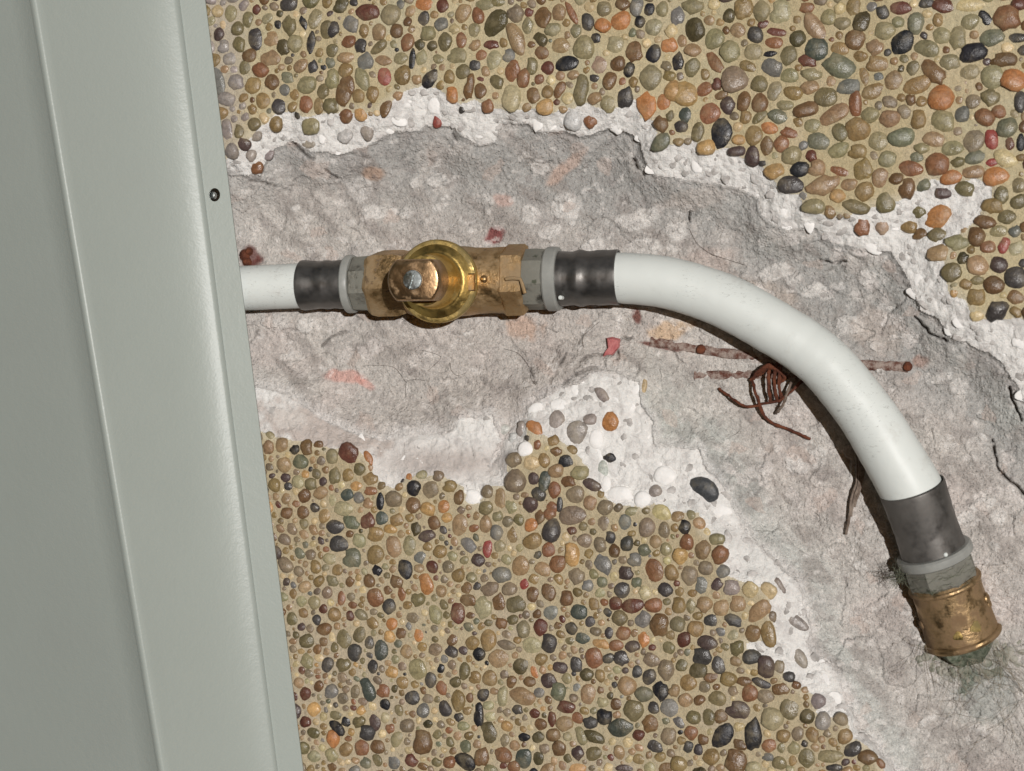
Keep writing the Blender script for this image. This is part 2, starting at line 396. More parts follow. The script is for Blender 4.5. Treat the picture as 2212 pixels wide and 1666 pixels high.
# relief in millimetres
f1 = fbm(GX, GY, 260, 3, 61); f2 = fbm(GX, GY, 70, 4, 62); f3 = fbm(GX, GY, 18, 3, 63); f4 = fbm(GX, GY, 7, 2, 64)
tear = fbm(GX * .75 + GY * .75, (GY - GX) * 2.0, 90, 4, 66)
Hc = .5 * f2 + .25 * f3 + .12 * f4 - .9 * sst(14, 0, dO)
fr = np.clip(-dO / (-dO + np.maximum(dI, 0) + 1e-3), 0, 1)
Hb = -1.2 - 6.0 * fr + 1.0 * f3 * np.minimum(1, -dO / 8) + .22 * f4 + 1.2 * f2
din = -dI
lowleft = sst(1120, 1040, GX) * sst(780, 860, GY)
Hk = -8.0 - 1.3 * sst(0, 8, din) * (1 - .8 * lowleft) - 7.5 * sst(0, 95, din) + 2.2 * f1 + 1.2 * f2 * sst(0, 50, din) + .55 * f3 + .3 * f4 + .8 * tear + .9 * AGG + .7 * np.abs(fbm(GX, GY, 10, 2, 68))
fwx = GX + 10 * fbm(GX, GY, 26, 3, 43); fwy = GY + 10 * fbm(GX, GY, 26, 3, 44)
F1, C1, E1 = facets(fwx + .4 * fwy, fwy - .3 * fwx, 74, 201); F2, C2, E2 = facets(fwx, fwy, 27, 202); F3, C3, E3 = facets(fwx * .8 + fwy * .5, fwy - .2 * fwx, 12, 203)
fk = sst(-.35, .25, fbm(GX, GY, 150, 3, 45))
Hk = Hk + (2.0 * F1 + (.30 * F2 + .2 * F3 * fk)) * sst(0, 20, din)
Hb = Hb + (.55 * F2 + .12 * F3) * np.minimum(1, np.maximum(-dO, 0) / 10)
collar = np.exp(-(((GX - 2108) / 62) ** 2 + ((GY - 1440) / 34) ** 2)); Hk = Hk + 3.2 * collar
mound = np.exp(-(((GX - 1400) / 130) ** 2 + ((GY - 890) / 90) ** 2)); Hk += 3.5 * mound
Hk -= 5 * CRK
H = np.where(REG == 0, Hc, np.where(REG == 1, Hb, Hk)) * .001
def hat(px, py):
    i = np.clip(np.round((np.asarray(py) - gy[0]) / STEP).astype(int), 0, len(gy) - 1)
    j = np.clip(np.round((np.asarray(px) - gx[0]) / STEP).astype(int), 0, len(gx) - 1)
    return H[i, j]
def at(A_, px, py):
    i = int(np.clip(round((py - gy[0]) / STEP), 0, len(gy) - 1)); j = int(np.clip(round((px - gx[0]) / STEP), 0, len(gx) - 1))
    return A_[i, j]

# colour of the minerals themselves
def mixc(c, m, rgb): return c + (lin(*rgb) - c) * m[..., None]
base = np.zeros(GX.shape + (3,)) + lin(180, 174, 167)
base = mixc(base, sst(-.25, .35, f1 + .35 * f2), (176, 169, 162))
base = mixc(base, sst(.0, .5, fbm(GX, GY, 120, 4, 71)) * .8, (187, 177, 170))
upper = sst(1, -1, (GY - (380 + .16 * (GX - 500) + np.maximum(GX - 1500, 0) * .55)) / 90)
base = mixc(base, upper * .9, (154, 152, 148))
rightg = np.exp(-((dI + 38) / 34) ** 2) * sst(1380, 1500, GX) * sst(1150, 900, GY)
base = mixc(base, rightg * .8, (162, 160, 155))
lowl = np.exp(-((dI + 35) / 45) ** 2) * sst(1380, 1460, GX) * sst(830, 900, GY)
base = mixc(base, np.clip(lowl, 0, 1) * .85, (181, 181, 175))
base = mixc(base, mound * .7 * sst(1300, 1400, GX), (176, 176, 168))
dk = sst(.05, .5, tear) * .6; base = mixc(base, dk, (140, 132, 126))
base = mixc(base, sst(.15, .5, fbm(GX, GY, 46, 4, 75)) * .35, (202, 194, 186))
dusty = sst(.1, .5, fbm(GX, GY, 30, 3, 76)); base = mixc(base, dusty * .25, (132, 124, 120))
base = mixc(base, AGG * (.52 + .4 * fbm(GX, GY, 14, 3, 78)), (214, 209, 203))
def blob(c, x, y, a, b, an, rgb, k, soft=.3, seed=5):
    q = fbm(GX, GY, 20, 3, seed) * .5
    an = math.radians(an); ux = GX - x; uy = GY - y
    e = np.hypot((ux * math.cos(an) + uy * math.sin(an)) / a, (-ux * math.sin(an) + uy * math.cos(an)) / b) + q
    return mixc(c, sst(1 + soft, 1 - soft, e) * k, rgb)
for a in [(749,815,42,13,8,(200,152,140),.7), (785,826,22,8,30,(206,150,138),.6), (1132,710,36,28,10,(186,156,136),.65), (1223,362,46,14,-42,(186,158,142),.65),
          (1085,432,22,16,0,(184,150,138),.6), (805,375,20,14,0,(166,140,122),.8), (1448,712,40,22,-15,(198,166,130),.7), (1068,508,16,22,35,(124,62,60),.9),
          (1376,684,9,17,-15,(112,66,56),.9), (2010,1023,13,4,10,(140,84,66),.7), (1540,560,60,30,0,(184,166,156),.4), (1660,640,60,30,20,(178,162,148),.35),
          (1500,430,70,20,-10,(180,166,156),.35), (1900,720,60,40,30,(180,164,152),.35), (540,560,26,26,0,(96,52,46),.95),(1430,748,60,6,9,(104,60,50),.9),
          (1990,780,18,14,0,(150,112,96),.6), (2110,1440,75,38,-20,(116,120,106),.5), (2130,1500,70,60,0,(150,152,146),.7), (2090,1462,18,34,15,(92,102,84),.6),
          (1620,1060,30,60,20,(150,148,143),.7),(1555,1010,24,40,-35,(146,145,140),.8)]:
    base = blob(base, *a)
base = mixc(base, CRK * .5, (96, 88, 82))
pk = sst(.80, .86, C2) * sst(.05, .12, E2); base = mixc(base, pk * sst(.0, .3, fbm(GX, GY, 180, 2, 46)) * .45, (212, 204, 198))
base = mixc(base, sst(.93, .94, C3) * sst(.05, .15, E3) * .4, (218, 212, 206)); base = mixc(base, sst(.05, .04, C3) * sst(.05, .15, E3) * .4, (134, 126, 122))
base = mixc(base, sst(.04, .03, C2) * .35, (184, 164, 152)); base = mixc(base, np.clip(C1 - .4, 0, 1) * .2, (206, 200, 194))
base = mixc(base, sst(.03, .0, E1) * .1, (128, 120, 114))
edgew = sst(30, 0, din + 14 * fbm(GX, GY, 24, 3, 47)); base = mixc(base, edgew * (.12 + .4 * sst(700, 900, GY)), (212, 208, 204))
base = np.clip(base * np.array([1.03, 1.045, 1.06]), 0, .78)
wht = np.zeros_like(base) + lin(229, 227, 223)
wht = mixc(wht, sst(.1, .5, fbm(GX, GY, 40, 4, 81)) * .55, (208, 204, 200))
wht = mixc(wht, sst(.2, .5, fbm(GX, GY, 16, 3, 83)) * .35, (204, 199, 196))
grey_t = np.exp(-(((GX - 960) / 150) ** 2 + ((GY - 1000) / 34) ** 2)); wht = mixc(wht, np.clip(grey_t * 1.2, 0, 1) * .9, (190, 181, 175))
wht = blob(wht, 690, 925, 150, 42, 12, (188, 176, 168), .85); wht = blob(wht, 620, 900, 40, 24, 10, (214, 208, 202), .7)
wht = blob(wht, 1500, 1120, 90, 20, 30, (214, 213, 209), .5); wht = blob(wht, 1640, 1210, 70, 40, 45, (216, 215, 211), .5)
wht = mixc(wht, sst(9, 0, dI + 7 * fbm(GX, GY, 16, 3, 48)) * .4, (192, 186, 181)); wht = mixc(wht, sst(.82, .9, C3) * .3, (178, 173, 170))
crm = np.zeros_like(base) + lin(188, 175, 142)
crm = mixc(crm, sst(-.1, .5, f1) * .7, (176, 161, 127)); crm = mixc(crm, sst(0, .5, fbm(GX, GY, 90, 4, 91)) * .6, (192, 177, 148))
crm = mixc(crm, sst(.1, .6, fbm(GX, GY, 140, 4, 93)) * .5, (176, 172, 146))
ash = sst(.0, .45, fbm(GX, GY, 120, 3, 95) + .3 * sst(900, 650, GX)) * sst(1150, 1350, GY); crm = mixc(crm, ash * .7, (180, 170, 156))
crm = mixc(crm, sst(850, 1050, GY) * .6, (170, 156, 130))
tl = sst(560, 500, GX) * sst(420, 300, GY); crm = mixc(crm, tl * .7, (176, 166, 152))
crm = mixc(crm, sst(26, 4, dO) * .55, (204, 196, 176))

wall = thing('wall', 'pebble dashed wall with a rough channel hacked into its grey concrete', 'wall', (0, 0, 0)); wall['kind'] = 'thing'
VV = P(GX, GY, H).reshape(-1, 3)
nyy, nxx = GX.shape
idx = np.arange(nyy * nxx).reshape(nyy, nxx)
Q = np.stack([idx[:-1, :-1], idx[1:, :-1], idx[1:, 1:], idx[:-1, 1:]], -1).reshape(-1, 4)
qreg = np.maximum.reduce([REG[:-1, :-1], REG[1:, :-1], REG[1:, 1:], REG[:-1, 1:]]).reshape(-1)
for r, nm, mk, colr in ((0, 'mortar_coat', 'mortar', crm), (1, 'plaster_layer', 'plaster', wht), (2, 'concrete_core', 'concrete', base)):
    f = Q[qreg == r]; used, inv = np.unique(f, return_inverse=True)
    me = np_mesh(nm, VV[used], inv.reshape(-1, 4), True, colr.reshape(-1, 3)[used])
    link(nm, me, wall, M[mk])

# ------------------------------------------------------------------ pebbles
PAL = dict(od=(76,69,48), dr=(92,58,48), og=(130,122,93), gr=(108,106,101), dk=(64,61,59), ob=(128,107,73), tb=(140,116,88), br=(104,80,56), rb=(122,86,62),
           ol=(106,97,70), bk=(36,36,39), rd=(132,66,60), lg=(148,140,110), gb=(120,106,88), pk=(156,132,114), lt=(182,164,126), to=(164,132,88),
           gg=(102,102,84), dg=(68,73,66), dp=(76,63,60), gp=(138,129,123), yl=(176,164,120), gw=(178,176,174), wh=(228,226,223))
PAL['or'] = (160,110,70)
spec = {
'MT': (MT, """95,40,45,38,10,od;260,80,70,50,10,dr;405,90,60,62,0,og;155,150,45,50,0,gr;615,125,38,50,20,dk;240,200,30,45,0,ob;330,205,42,48,0,tb;445,200,40,45,0,br;505,262,42,55,10,rb;640,215,50,45,0,og;745,265,36,48,0,ol;215,285,38,45,20,dk;330,300,55,28,-35,ol;140,260,45,40,0,rb;130,365,55,35,0,tb;245,390,55,55,0,gr;360,380,45,32,10,tb;470,365,40,35,0,og;600,370,38,48,0,og;540,385,18,65,5,bk;370,480,42,58,-10,rd;660,490,38,62,50,bk;485,475,45,55,0,ob;230,500,40,72,-25,og;120,560,50,65,10,br;595,285,32,35,0,od;670,285,32,32,0,od;625,20,65,40,0,or;725,30,40,45,0,dr;860,90,40,55,10,tb;960,100,40,50,-20,rb;1060,145,60,85,35,od;1200,250,45,100,-22,tb;930,195,40,48,0,og;820,355,60,45,0,og;860,450,40,45,30,ol;1055,375,45,60,10,lg;940,415,32,38,-20,dk;975,350,38,35,0,rb;1155,355,42,42,0,gr;1170,455,42,72,24,rb;1240,490,40,60,0,rb;1300,425,35,55,0,ol;1395,430,38,38,20,dr;1515,400,70,42,-8,bk;1360,105,52,65,15,br;1425,190,50,42,-10,og;1465,85,42,50,10,tb;1540,75,22,75,-25,rb;1480,290,55,48,20,tb;1355,340,45,42,10,br;1355,250,32,45,-50,od;1270,165,30,50,0,og;1625,300,65,72,0,og;1690,250,35,38,0,bk;1725,415,52,58,15,pk;1835,410,45,48,0,br;1935,320,48,65,0,br;1905,440,32,48,10,bk;1785,500,38,55,10,br;1745,155,48,48,0,or;1858,137,62,62,0,or;1980,130,32,38,0,bk;2065,345,48,62,15,bk;2155,290,48,42,10,or;2045,490,65,75,0,og;2020,655,55,85,-5,or;2120,650,42,55,0,or;2110,785,35,45,-20,br;1880,615,45,60,10,dk;1780,650,48,50,0,og;1605,560,42,90,8,ol;1690,615,40,35,0,tb;1310,600,42,50,0,br;1395,580,38,38,0,ob;1470,570,32,52,25,br;1515,615,35,38,0,lt;1380,665,52,50,0,to;1165,610,55,82,-5,lg;1065,520,45,45,0,ol;970,565,40,48,-10,br;905,550,32,75,10,br;1015,655,38,52,-10,rb;795,590,38,55,-10,or;775,490,35,45,0,ob;290,595,38,50,0,ob;370,655,32,65,5,br;195,605,40,45,0,ob;215,715,38,48,-20,to;40,660,38,45,0,ol;700,760,25,38,0,rd;255,820,38,60,-10,gp;1045,285,40,25,0,dr;2110,60,35,45,0,og;2030,65,35,45,0,bk;1960,50,40,60,0,gr;1870,20,40,40,0,br;2060,170,55,50,0,lg;1825,285,48,48,0,lg;1650,140,32,48,-10,dk;2200,580,60,60,0,to;1555,750,45,60,0,gw;1660,760,32,38,-30,rb;855,690,16,20,0,dk;465,30,26,34,0,gr;30,190,42,50,0,dk;1000,30,60,35,0,og;1085,10,50,30,0,ol;40,320,38,38,0,ol;120,450,45,45,0,ob;2110,890,40,60,45,gg;985,505,38,20,10,dr;850,250,32,45,-10,rb"""),
'TR': (TR, """300,840,68,88,0,bk;905,310,68,70,0,dg;1445,275,55,78,40,bk;1885,335,80,55,-8,bk;1980,125,32,58,-40,bk;1065,420,105,70,25,gg;395,495,82,85,0,gb;75,590,80,75,10,to;1690,615,80,75,0,or;2150,500,80,72,0,or;2100,110,75,80,0,rb;1890,885,68,75,0,gb;960,1165,100,56,-20,tb;1670,1035,70,70,0,rb;1490,1065,78,50,10,rb;2050,1110,80,60,0,or;1665,1370,78,66,-30,or;1340,1260,58,75,-10,ol;745,1160,75,55,10,dk;800,1065,55,50,0,bk;505,980,42,60,0,dp;410,950,48,28,0,dp;640,1075,52,45,0,to;1155,245,65,60,0,br;140,195,60,70,0,od;455,50,58,75,0,ob;685,85,68,75,0,lg;555,80,50,65,0,og;125,40,62,45,0,og;35,100,40,55,0,gr;850,50,48,35,0,rb;905,180,52,105,-40,tb;985,110,45,50,0,og;1060,145,50,38,0,og;1190,130,48,68,15,od;1140,50,42,60,10,ob;1335,195,60,55,0,og;1430,55,65,38,0,dr;1415,140,38,35,0,og;1540,150,48,60,0,gg;1670,130,32,45,0,ob;1250,45,36,32,0,gr;1600,20,48,35,0,dk;1710,35,70,48,10,dr;1885,35,95,40,0,lt;2010,225,75,60,0,gg;1790,235,48,75,5,og;1690,230,55,55,0,og;1600,310,75,50,15,og;1635,450,50,95,-40,br;2020,490,70,70,0,lg;2090,380,75,40,0,br;1855,455,65,45,0,og;1750,390,55,48,0,og;1295,400,70,48,5,ob;1275,300,48,48,0,tb;1175,365,48,38,0,ob;1050,310,60,42,20,ob;850,380,55,40,15,dr;725,345,48,58,0,ol;635,270,58,38,10,rb;645,205,65,28,12,dr;575,150,35,28,0,dr;265,245,55,62,0,og;130,310,52,42,0,tb;365,320,58,65,20,og;510,330,55,52,0,og;610,340,42,20,-5,bk;30,395,32,50,0,bk;255,375,30,78,-35,rb;480,420,60,38,30,ob;625,430,62,58,0,gr;735,480,55,45,0,og;870,470,60,38,5,og;550,530,52,52,0,ol;865,550,55,42,0,tb;640,570,45,60,15,og;755,590,60,45,20,ob;960,610,68,60,0,ol;1110,545,65,50,-20,gr;1205,480,35,65,-10,ob;1265,575,68,50,-15,ob;1390,520,52,68,15,tb;1545,540,82,52,-15,ob;1150,660,38,80,-5,rb;840,690,72,45,-10,br;1015,720,95,52,-25,tb;1235,725,55,48,0,og;1370,750,55,52,0,tb;1545,750,38,50,0,ob;1700,765,65,75,-15,og;1825,715,42,50,0,gr;1965,740,60,50,30,rb;2055,705,50,42,20,rb;2105,800,62,60,-20,gg;2005,880,40,65,-15,rd;1440,865,80,58,0,gg;1300,890,58,62,0,og;1160,810,72,72,30,ob;1060,830,45,55,-20,ol;920,895,68,52,15,gg;1040,945,70,42,-20,og;880,790,50,40,0,og;680,740,70,45,20,gg;710,660,55,35,10,og;545,650,55,58,0,br;450,640,40,62,10,br;345,665,42,55,20,dp;195,560,52,45,0,rb;280,535,30,38,0,dr;300,600,50,28,-15,br;235,720,65,62,0,rb;460,740,38,45,0,ob;545,735,55,28,-40,ol;75,725,42,55,0,dg;50,800,45,40,0,dk;160,830,40,60,10,ol;510,855,52,60,0,ob;420,880,42,32,0,to;610,805,52,38,20,or;735,840,58,32,20,rb;590,925,40,62,5,br;690,915,45,52,0,rb;750,980,60,55,-30,og;215,920,55,50,0,to;875,985,32,38,0,dr;905,1060,52,50,0,tb;1165,960,55,42,0,ob;1360,1010,58,55,0,og;1200,1070,52,60,0,ob;1310,1125,52,60,0,tb;1060,1090,72,32,20,rb;1475,1180,50,62,15,br;1410,1125,42,38,0,br;1205,1205,55,60,0,ob;1105,1165,48,38,0,tb;1040,1230,45,42,0,to;1155,1300,78,42,20,ol;890,1300,70,45,0,og;995,1330,38,45,0,ob;1715,1205,50,35,5,dp;1830,1185,55,48,0,ol;1755,1120,68,40,-10,or;1570,1160,42,42,0,gg;1530,1000,45,38,0,gg;1570,935,45,35,0,og;1650,880,60,48,0,tb;1745,930,72,50,10,og;1915,990,75,40,-10,gg;1900,1080,70,42,0,tb;2090,1000,70,52,40,lt;2015,1025,35,25,0,rd;2120,905,28,40,0,dr;2195,900,25,45,0,bk;2190,640,35,60,0,dk;2070,1230,42,55,0,ol;2020,1300,60,50,0,ob;2000,610,52,52,0,ol;1490,1430,48,42,0,ob;1555,1335,40,40,20,ol;1560,1470,48,32,-15,br;1665,1480,55,45,0,ol;1970,1400,60,42,10,br;1910,1490,50,62,0,br;1985,1550,48,42,0,rb;2090,1540,32,55,20,rd;2055,1460,55,38,0,og;2100,1360,58,48,0,ol;2170,1570,55,50,0,lg;1795,1530,60,42,0,og;1680,1590,60,48,0,tb;1195,1420,38,52,0,rb;1320,1430,32,38,0,pk;2180,1270,50,50,0,ol;2180,1170,45,50,0,og;2180,25,45,40,0,dr;2160,240,60,28,5,dk;1870,140,50,42,-20,og;2075,1120,10,10,0,or"""),
'TL': (TL, """1615,245,45,72,-15,dk;1960,285,26,74,10,bk;1820,25,55,45,0,dk;1820,165,42,62,-10,ol;1780,300,40,52,0,od;1855,275,48,52,0,og;1715,250,50,50,0,tb;1570,355,45,42,0,br;1700,375,68,48,0,tb;1640,440,52,46,30,rb;1755,665,45,50,0,dk;2165,580,48,72,0,br;1720,515,38,42,0,br;1925,655,40,50,0,rb;2065,190,42,58,0,ol;1975,425,30,38,0,dk;2150,35,42,45,0,od;1910,140,18,40,-20,bk;2035,580,40,50,0,ol;2010,660,35,50,0,ob;1500,180,45,42,0,ol;1565,125,38,50,0,ol;1450,90,35,45,0,og;1500,280,40,50,0,ol;1550,425,42,48,0,ol;1490,515,48,48,0,gp;1375,520,40,88,-15,gr;1425,625,55,45,0,gp;1590,540,48,50,0,ob;1660,630,48,55,0,ob;1935,540,60,55,0,og;2100,510,45,60,0,og;2000,110,42,72,20,og;1415,300,40,42,0,gp;1450,365,45,42,0,gp;1435,830,35,75,-5,gp;1535,910,45,38,20,dp;1460,945,42,48,0,gp;1580,975,32,42,0,gp;1615,1050,40,42,0,rb;1955,790,48,48,0,og;1735,770,40,55,0,ob;1600,780,40,38,0,ol;1505,820,30,45,0,ol;2180,720,38,42,0,rb;2090,660,42,48,0,ol;1605,855,40,30,0,gp;1945,905,35,24,5,gp;1690,975,28,28,0,gp;1875,715,16,24,0,bk;2170,850,40,42,0,gw"""),
'LM': (LM, """260,85,48,50,0,dr;355,65,42,45,0,dg;160,95,55,42,25,gg;60,130,55,45,20,dk;85,225,62,52,5,dk;165,325,58,58,0,gg;435,250,45,65,-15,tb;525,240,40,62,0,og;310,300,48,50,0,ob;500,380,42,64,-15,bk;630,480,40,60,-20,or;310,570,52,55,0,rb;395,620,40,48,0,dk;830,665,40,62,-10,dr;585,795,32,45,0,or;345,890,42,65,-5,dg;275,850,32,38,0,dk;180,915,40,45,0,dk;570,1020,55,58,0,og;660,1085,36,52,0,dk;725,1130,35,48,0,rb;260,1145,40,72,-25,dg;305,1350,38,58,-20,dp;610,1475,58,72,0,br;965,1310,32,72,0,bk;1025,1420,52,72,-20,od;870,1600,70,48,25,bk;980,1570,42,55,10,br;1240,1580,48,60,-10,dg;775,1600,38,38,0,rb;265,1420,50,48,0,dk;60,1385,65,32,40,bk;40,1450,40,55,0,or;230,1510,45,50,0,rb;325,1505,42,42,0,br;960,920,38,40,0,bk;790,910,42,33,25,dk;1020,830,48,65,0,ob;925,855,42,42,0,ob;985,635,52,68,0,lg;1085,605,40,55,0,br;1200,610,60,52,0,ol;890,585,50,38,0,br;835,430,38,42,0,ob;720,275,40,40,0,ob;1015,260,28,55,0,rd;965,325,38,38,0,dp;1075,155,40,48,0,gr;1160,185,36,48,0,ob;1420,140,58,70,10,dk;1290,100,40,48,0,or;1345,55,30,45,0,br;1410,30,38,38,0,rb;1545,50,80,55,0,gb;1220,370,52,65,10,tb;1105,425,55,48,10,gr;1245,475,32,38,0,rd;1155,510,50,38,-10,gb;1300,540,40,45,0,br;1400,525,38,52,-20,br;1575,430,45,48,0,gb;1545,300,45,70,-5,to;1455,355,48,55,0,rb;1370,385,48,45,0,tb;1405,265,40,38,0,rb;1745,355,46,66,-30,gr;2055,410,62,78,0,rb;1940,330,40,38,0,gr;1895,225,32,40,0,dk;1790,190,28,36,0,dk;2020,130,48,55,0,gb;2125,145,35,48,0,gb;2105,40,58,46,30,yl;1880,100,38,56,10,gr;2060,615,50,42,0,rb;1930,620,68,45,-10,dr;1820,605,40,42,0,dr;1590,660,48,45,0,dg;1355,755,40,48,0,dr;1405,855,48,60,0,dk;1515,570,38,45,0,br;1135,865,52,28,10,gb;1090,955,60,52,0,tb;1295,870,62,55,0,lg;1690,950,55,62,0,rb;1855,950,45,48,-15,dk;1780,955,38,35,0,dk;1870,790,45,45,0,rb;1790,780,25,38,10,dk;2100,745,52,70,15,br;1850,695,45,48,0,ol;1620,820,48,38,0,dg;1730,860,55,30,15,to;1830,870,45,35,0,rb;2000,830,32,45,0,or;1925,875,42,35,0,dp;1400,1095,48,45,0,dp;1460,1155,46,55,0,gg;1340,1155,40,38,0,gr;1170,1105,35,42,0,br;1285,1095,40,32,0,br;1310,1030,26,62,-20,or;1030,1070,45,50,0,ob;870,1030,32,50,0,ol;940,1075,38,38,0,ob;830,1220,42,62,0,ob;1110,1190,32,62,0,lg;1240,1190,80,55,20,tb;2105,1150,45,62,-10,bk;1855,1390,68,55,0,dg;1930,1275,55,60,0,ol;2165,1260,50,52,0,gr;1515,1255,52,36,5,dr;1575,1330,40,38,0,rb;1420,1335,25,48,0,dr;1655,1180,48,62,0,tb;1895,1120,55,60,0,tb;2000,1175,55,45,0,gg;1465,1520,42,48,0,br;1435,1430,45,40,-20,br;1345,1365,38,35,0,br;1500,1360,52,48,0,tb;1610,1430,32,62,-25,og;1680,1440,68,38,25,od;1240,1445,38,25,0,bk;1205,1270,34,32,0,dk;1185,1630,40,40,0,rb;1330,1580,35,45,0,od;2050,1495,62,36,25,dk;2160,1430,45,55,0,gb;2150,1640,50,40,0,br;1900,1640,65,25,0,dp;2050,960,50,42,15,gb;2140,1020,45,60,0,gb;445,80,45,40,0,ob;320,165,55,48,0,ob;405,135,42,28,15,to;570,130,28,42,5,od;630,175,48,32,-10,dp;680,100,38,40,0,br;840,110,50,62,0,tb;1005,105,42,50,0,tb;555,695,48,32,10,gb;690,670,38,60,-15,og;415,730,30,35,0,or;115,820,40,55,0,ol;470,555,25,45,10,rb;100,570,25,42,0,rb;365,1155,40,40,0,rb;520,1370,42,42,0,gb"""),
'LR': (LR, """75,125,35,42,10,bk;85,220,42,48,0,rb;50,310,45,52,0,to;270,205,50,35,-10,og;110,425,50,62,0,gb;210,380,42,40,0,gb;310,400,38,35,0,gr;190,490,45,55,0,gr;40,615,45,52,0,ob;115,625,30,52,0,og;310,630,45,50,0,tb;410,605,48,50,0,tb;545,660,50,90,40,tb;385,710,50,36,20,dk;240,715,42,38,0,dk;505,790,45,52,0,ob;600,790,40,78,-15,ob;220,855,58,45,5,dp;185,945,60,55,0,dk;290,990,42,55,0,dk;155,1020,58,50,0,od;585,1010,52,70,-10,dp;500,945,55,45,0,dk;565,1105,60,28,25,dk;455,1090,48,32,0,br;350,1080,50,45,0,ob;100,1090,55,55,0,ob;680,1140,50,35,0,br;755,1260,65,75,0,ol;630,1330,65,70,0,lg;415,1280,80,58,15,dp;310,1310,45,50,0,br;315,1435,55,85,35,bk;510,1440,48,88,0,bk;420,1490,48,35,30,br;400,1590,65,75,0,br;610,1500,45,45,0,rb;490,1170,48,55,0,rb;580,1185,52,42,0,gb;845,1310,48,45,0,od;700,1435,42,38,0,ob;785,1420,38,48,0,gb;945,1350,45,45,0,gp;875,1430,35,45,0,ob;1080,1440,42,45,0,ob;1130,1525,52,40,-25,dk;1225,1575,50,42,0,br;990,1565,68,36,-5,og;845,1570,42,55,0,ol;600,1570,35,25,0,gr;1015,1640,42,20,0,dk;105,1505,32,38,0,dk;160,1525,28,35,0,dk;115,1420,38,40,0,rb;225,1320,42,55,0,ol;135,1325,42,42,0,ol;905,1220,42,38,0,gp;370,510,50,45,0,gp;490,525,45,50,0,lt;590,535,55,55,0,lt;780,720,65,30,35,gp;795,940,30,62,-40,gp;670,500,20,50,-25,gp;720,1070,38,28,0,dk;665,1010,32,45,0,gb;250,1070,45,32,0,br;30,1620,50,50,0,ob"""),
'ML': (ML, """140,970,52,65,0,dr;265,990,18,40,-25,or;210,1060,35,38,0,ol;55,1100,35,48,0,ol;140,1095,36,42,0,ob;270,1120,42,35,0,ob;130,1220,42,40,0,dg;200,1235,35,35,0,gr;340,1265,28,55,0,bk;425,1250,55,50,0,gb;550,1180,45,48,0,bk;655,1190,52,55,0,gb;550,1280,45,52,0,br;640,1310,38,38,0,to;740,1290,38,38,0,or;780,1175,42,35,0,ob;835,1235,28,42,0,br;705,1110,30,32,0,gb;925,1240,45,45,0,wh;1085,1250,40,68,8,tb;1015,1205,38,40,0,gb;1195,1130,65,65,0,gb;1285,1280,45,50,0,dp;1305,1120,35,42,0,dp;1380,1130,38,66,10,dg;1345,1210,48,42,30,dk;1435,1185,38,50,0,rb;1465,1270,20,55,0,dk;1415,1315,38,42,0,rb;1515,1135,48,35,0,br;1520,1015,55,46,15,bk;1450,1075,48,45,0,tb;1590,1080,52,45,0,og;1670,1165,48,36,30,dp;1570,1220,50,50,0,gb;1375,1000,38,50,0,ob;1295,1020,50,45,0,lt;1305,815,38,54,-25,or;1430,890,38,35,0,ob;1535,945,38,32,0,ob;1450,945,35,28,0,br;1185,1000,42,40,0,gb;1785,760,45,45,0,or;1580,830,55,60,0,gp;1780,990,32,24,0,bk;2070,1200,40,34,0,gp;1665,1265,42,42,0,tb;1755,1300,45,45,0,gb;1255,935,42,42,0,wh;1700,870,35,50,0,wh;1755,1150,32,45,0,wh;1850,1215,60,40,0,wh;1995,1250,48,45,0,wh;2130,1100,50,50,0,wh;1735,590,42,26,40,gp;1120,810,30,25,0,gw;1230,810,25,40,0,gp;1450,750,40,48,0,gp;1660,745,35,30,0,gp;1185,860,28,28,0,gw;1745,1060,32,50,0,gw;2000,540,14,40,8,lt;35,980,38,45,0,og;1930,1330,45,30,0,og;40,1250,32,40,0,lg;110,1300,60,45,0,lg;285,1195,36,22,0,rb;185,1165,32,25,0,to;520,1115,18,25,0,or;600,1110,30,32,0,lg""")}
peb = []     # x, y, a, b, angle, rgb, hand placed
for k, (off, txt) in spec.items():
    for e in txt.split(';'):
        x, y, a, b, an, c = e.strip().split(',')
        jit = rng.normal(0, .018, 3) + rng.normal(0, .07)
        peb.append((off[0] + float(x) * Z, off[1] + float(y) * Z, float(a) * Z * 1.10, float(b) * Z * 1.10, math.radians(float(an)), np.clip(lin(*PAL[c]) * (1 + jit), .005, .9), 1, c))
peb.append((1522, 1057, 30, 19, math.radians(35), lin(66, 68, 70), 1, 'dk'))
peb = [p for p in peb if True]

cells = {}
def cell_add(i, p):
    cells.setdefault((int(p[0] // 60), int(p[1] // 60)), []).append(p)
def r_at(p, dx, dy):
    an = math.atan2(dy, dx) - p[4]
    return p[2] * p[3] / math.sqrt((p[3] * math.cos(an)) ** 2 + (p[2] * math.sin(an)) ** 2)
def fits(p, gap):
    cx, cy = int(p[0] // 60), int(p[1] // 60)
    for i in (-1, 0, 1):
        for j in (-1, 0, 1):
            for q in cells.get((cx + i, cy + j), ()):
                dx, dy = q[0] - p[0], q[1] - p[1]; dd = math.hypot(dx, dy)
                if dd < 1 or dd < r_at(p, dx, dy) + r_at(q, dx, dy) + gap: return False
    return True
for p in peb: cell_add(0, p)
fillc = ['og','ob','tb','ol','gb','br','rb','lg','gr','gg','dk','og','ob','tb','gb','lg','ol','br','og','gb','ob','tb','to','od','br','dr','bk','dk','dp','ol']
fw = np.ones(len(fillc)); fw = fw / fw.sum()
def panel_edge(y): return 443 + .1273 * y
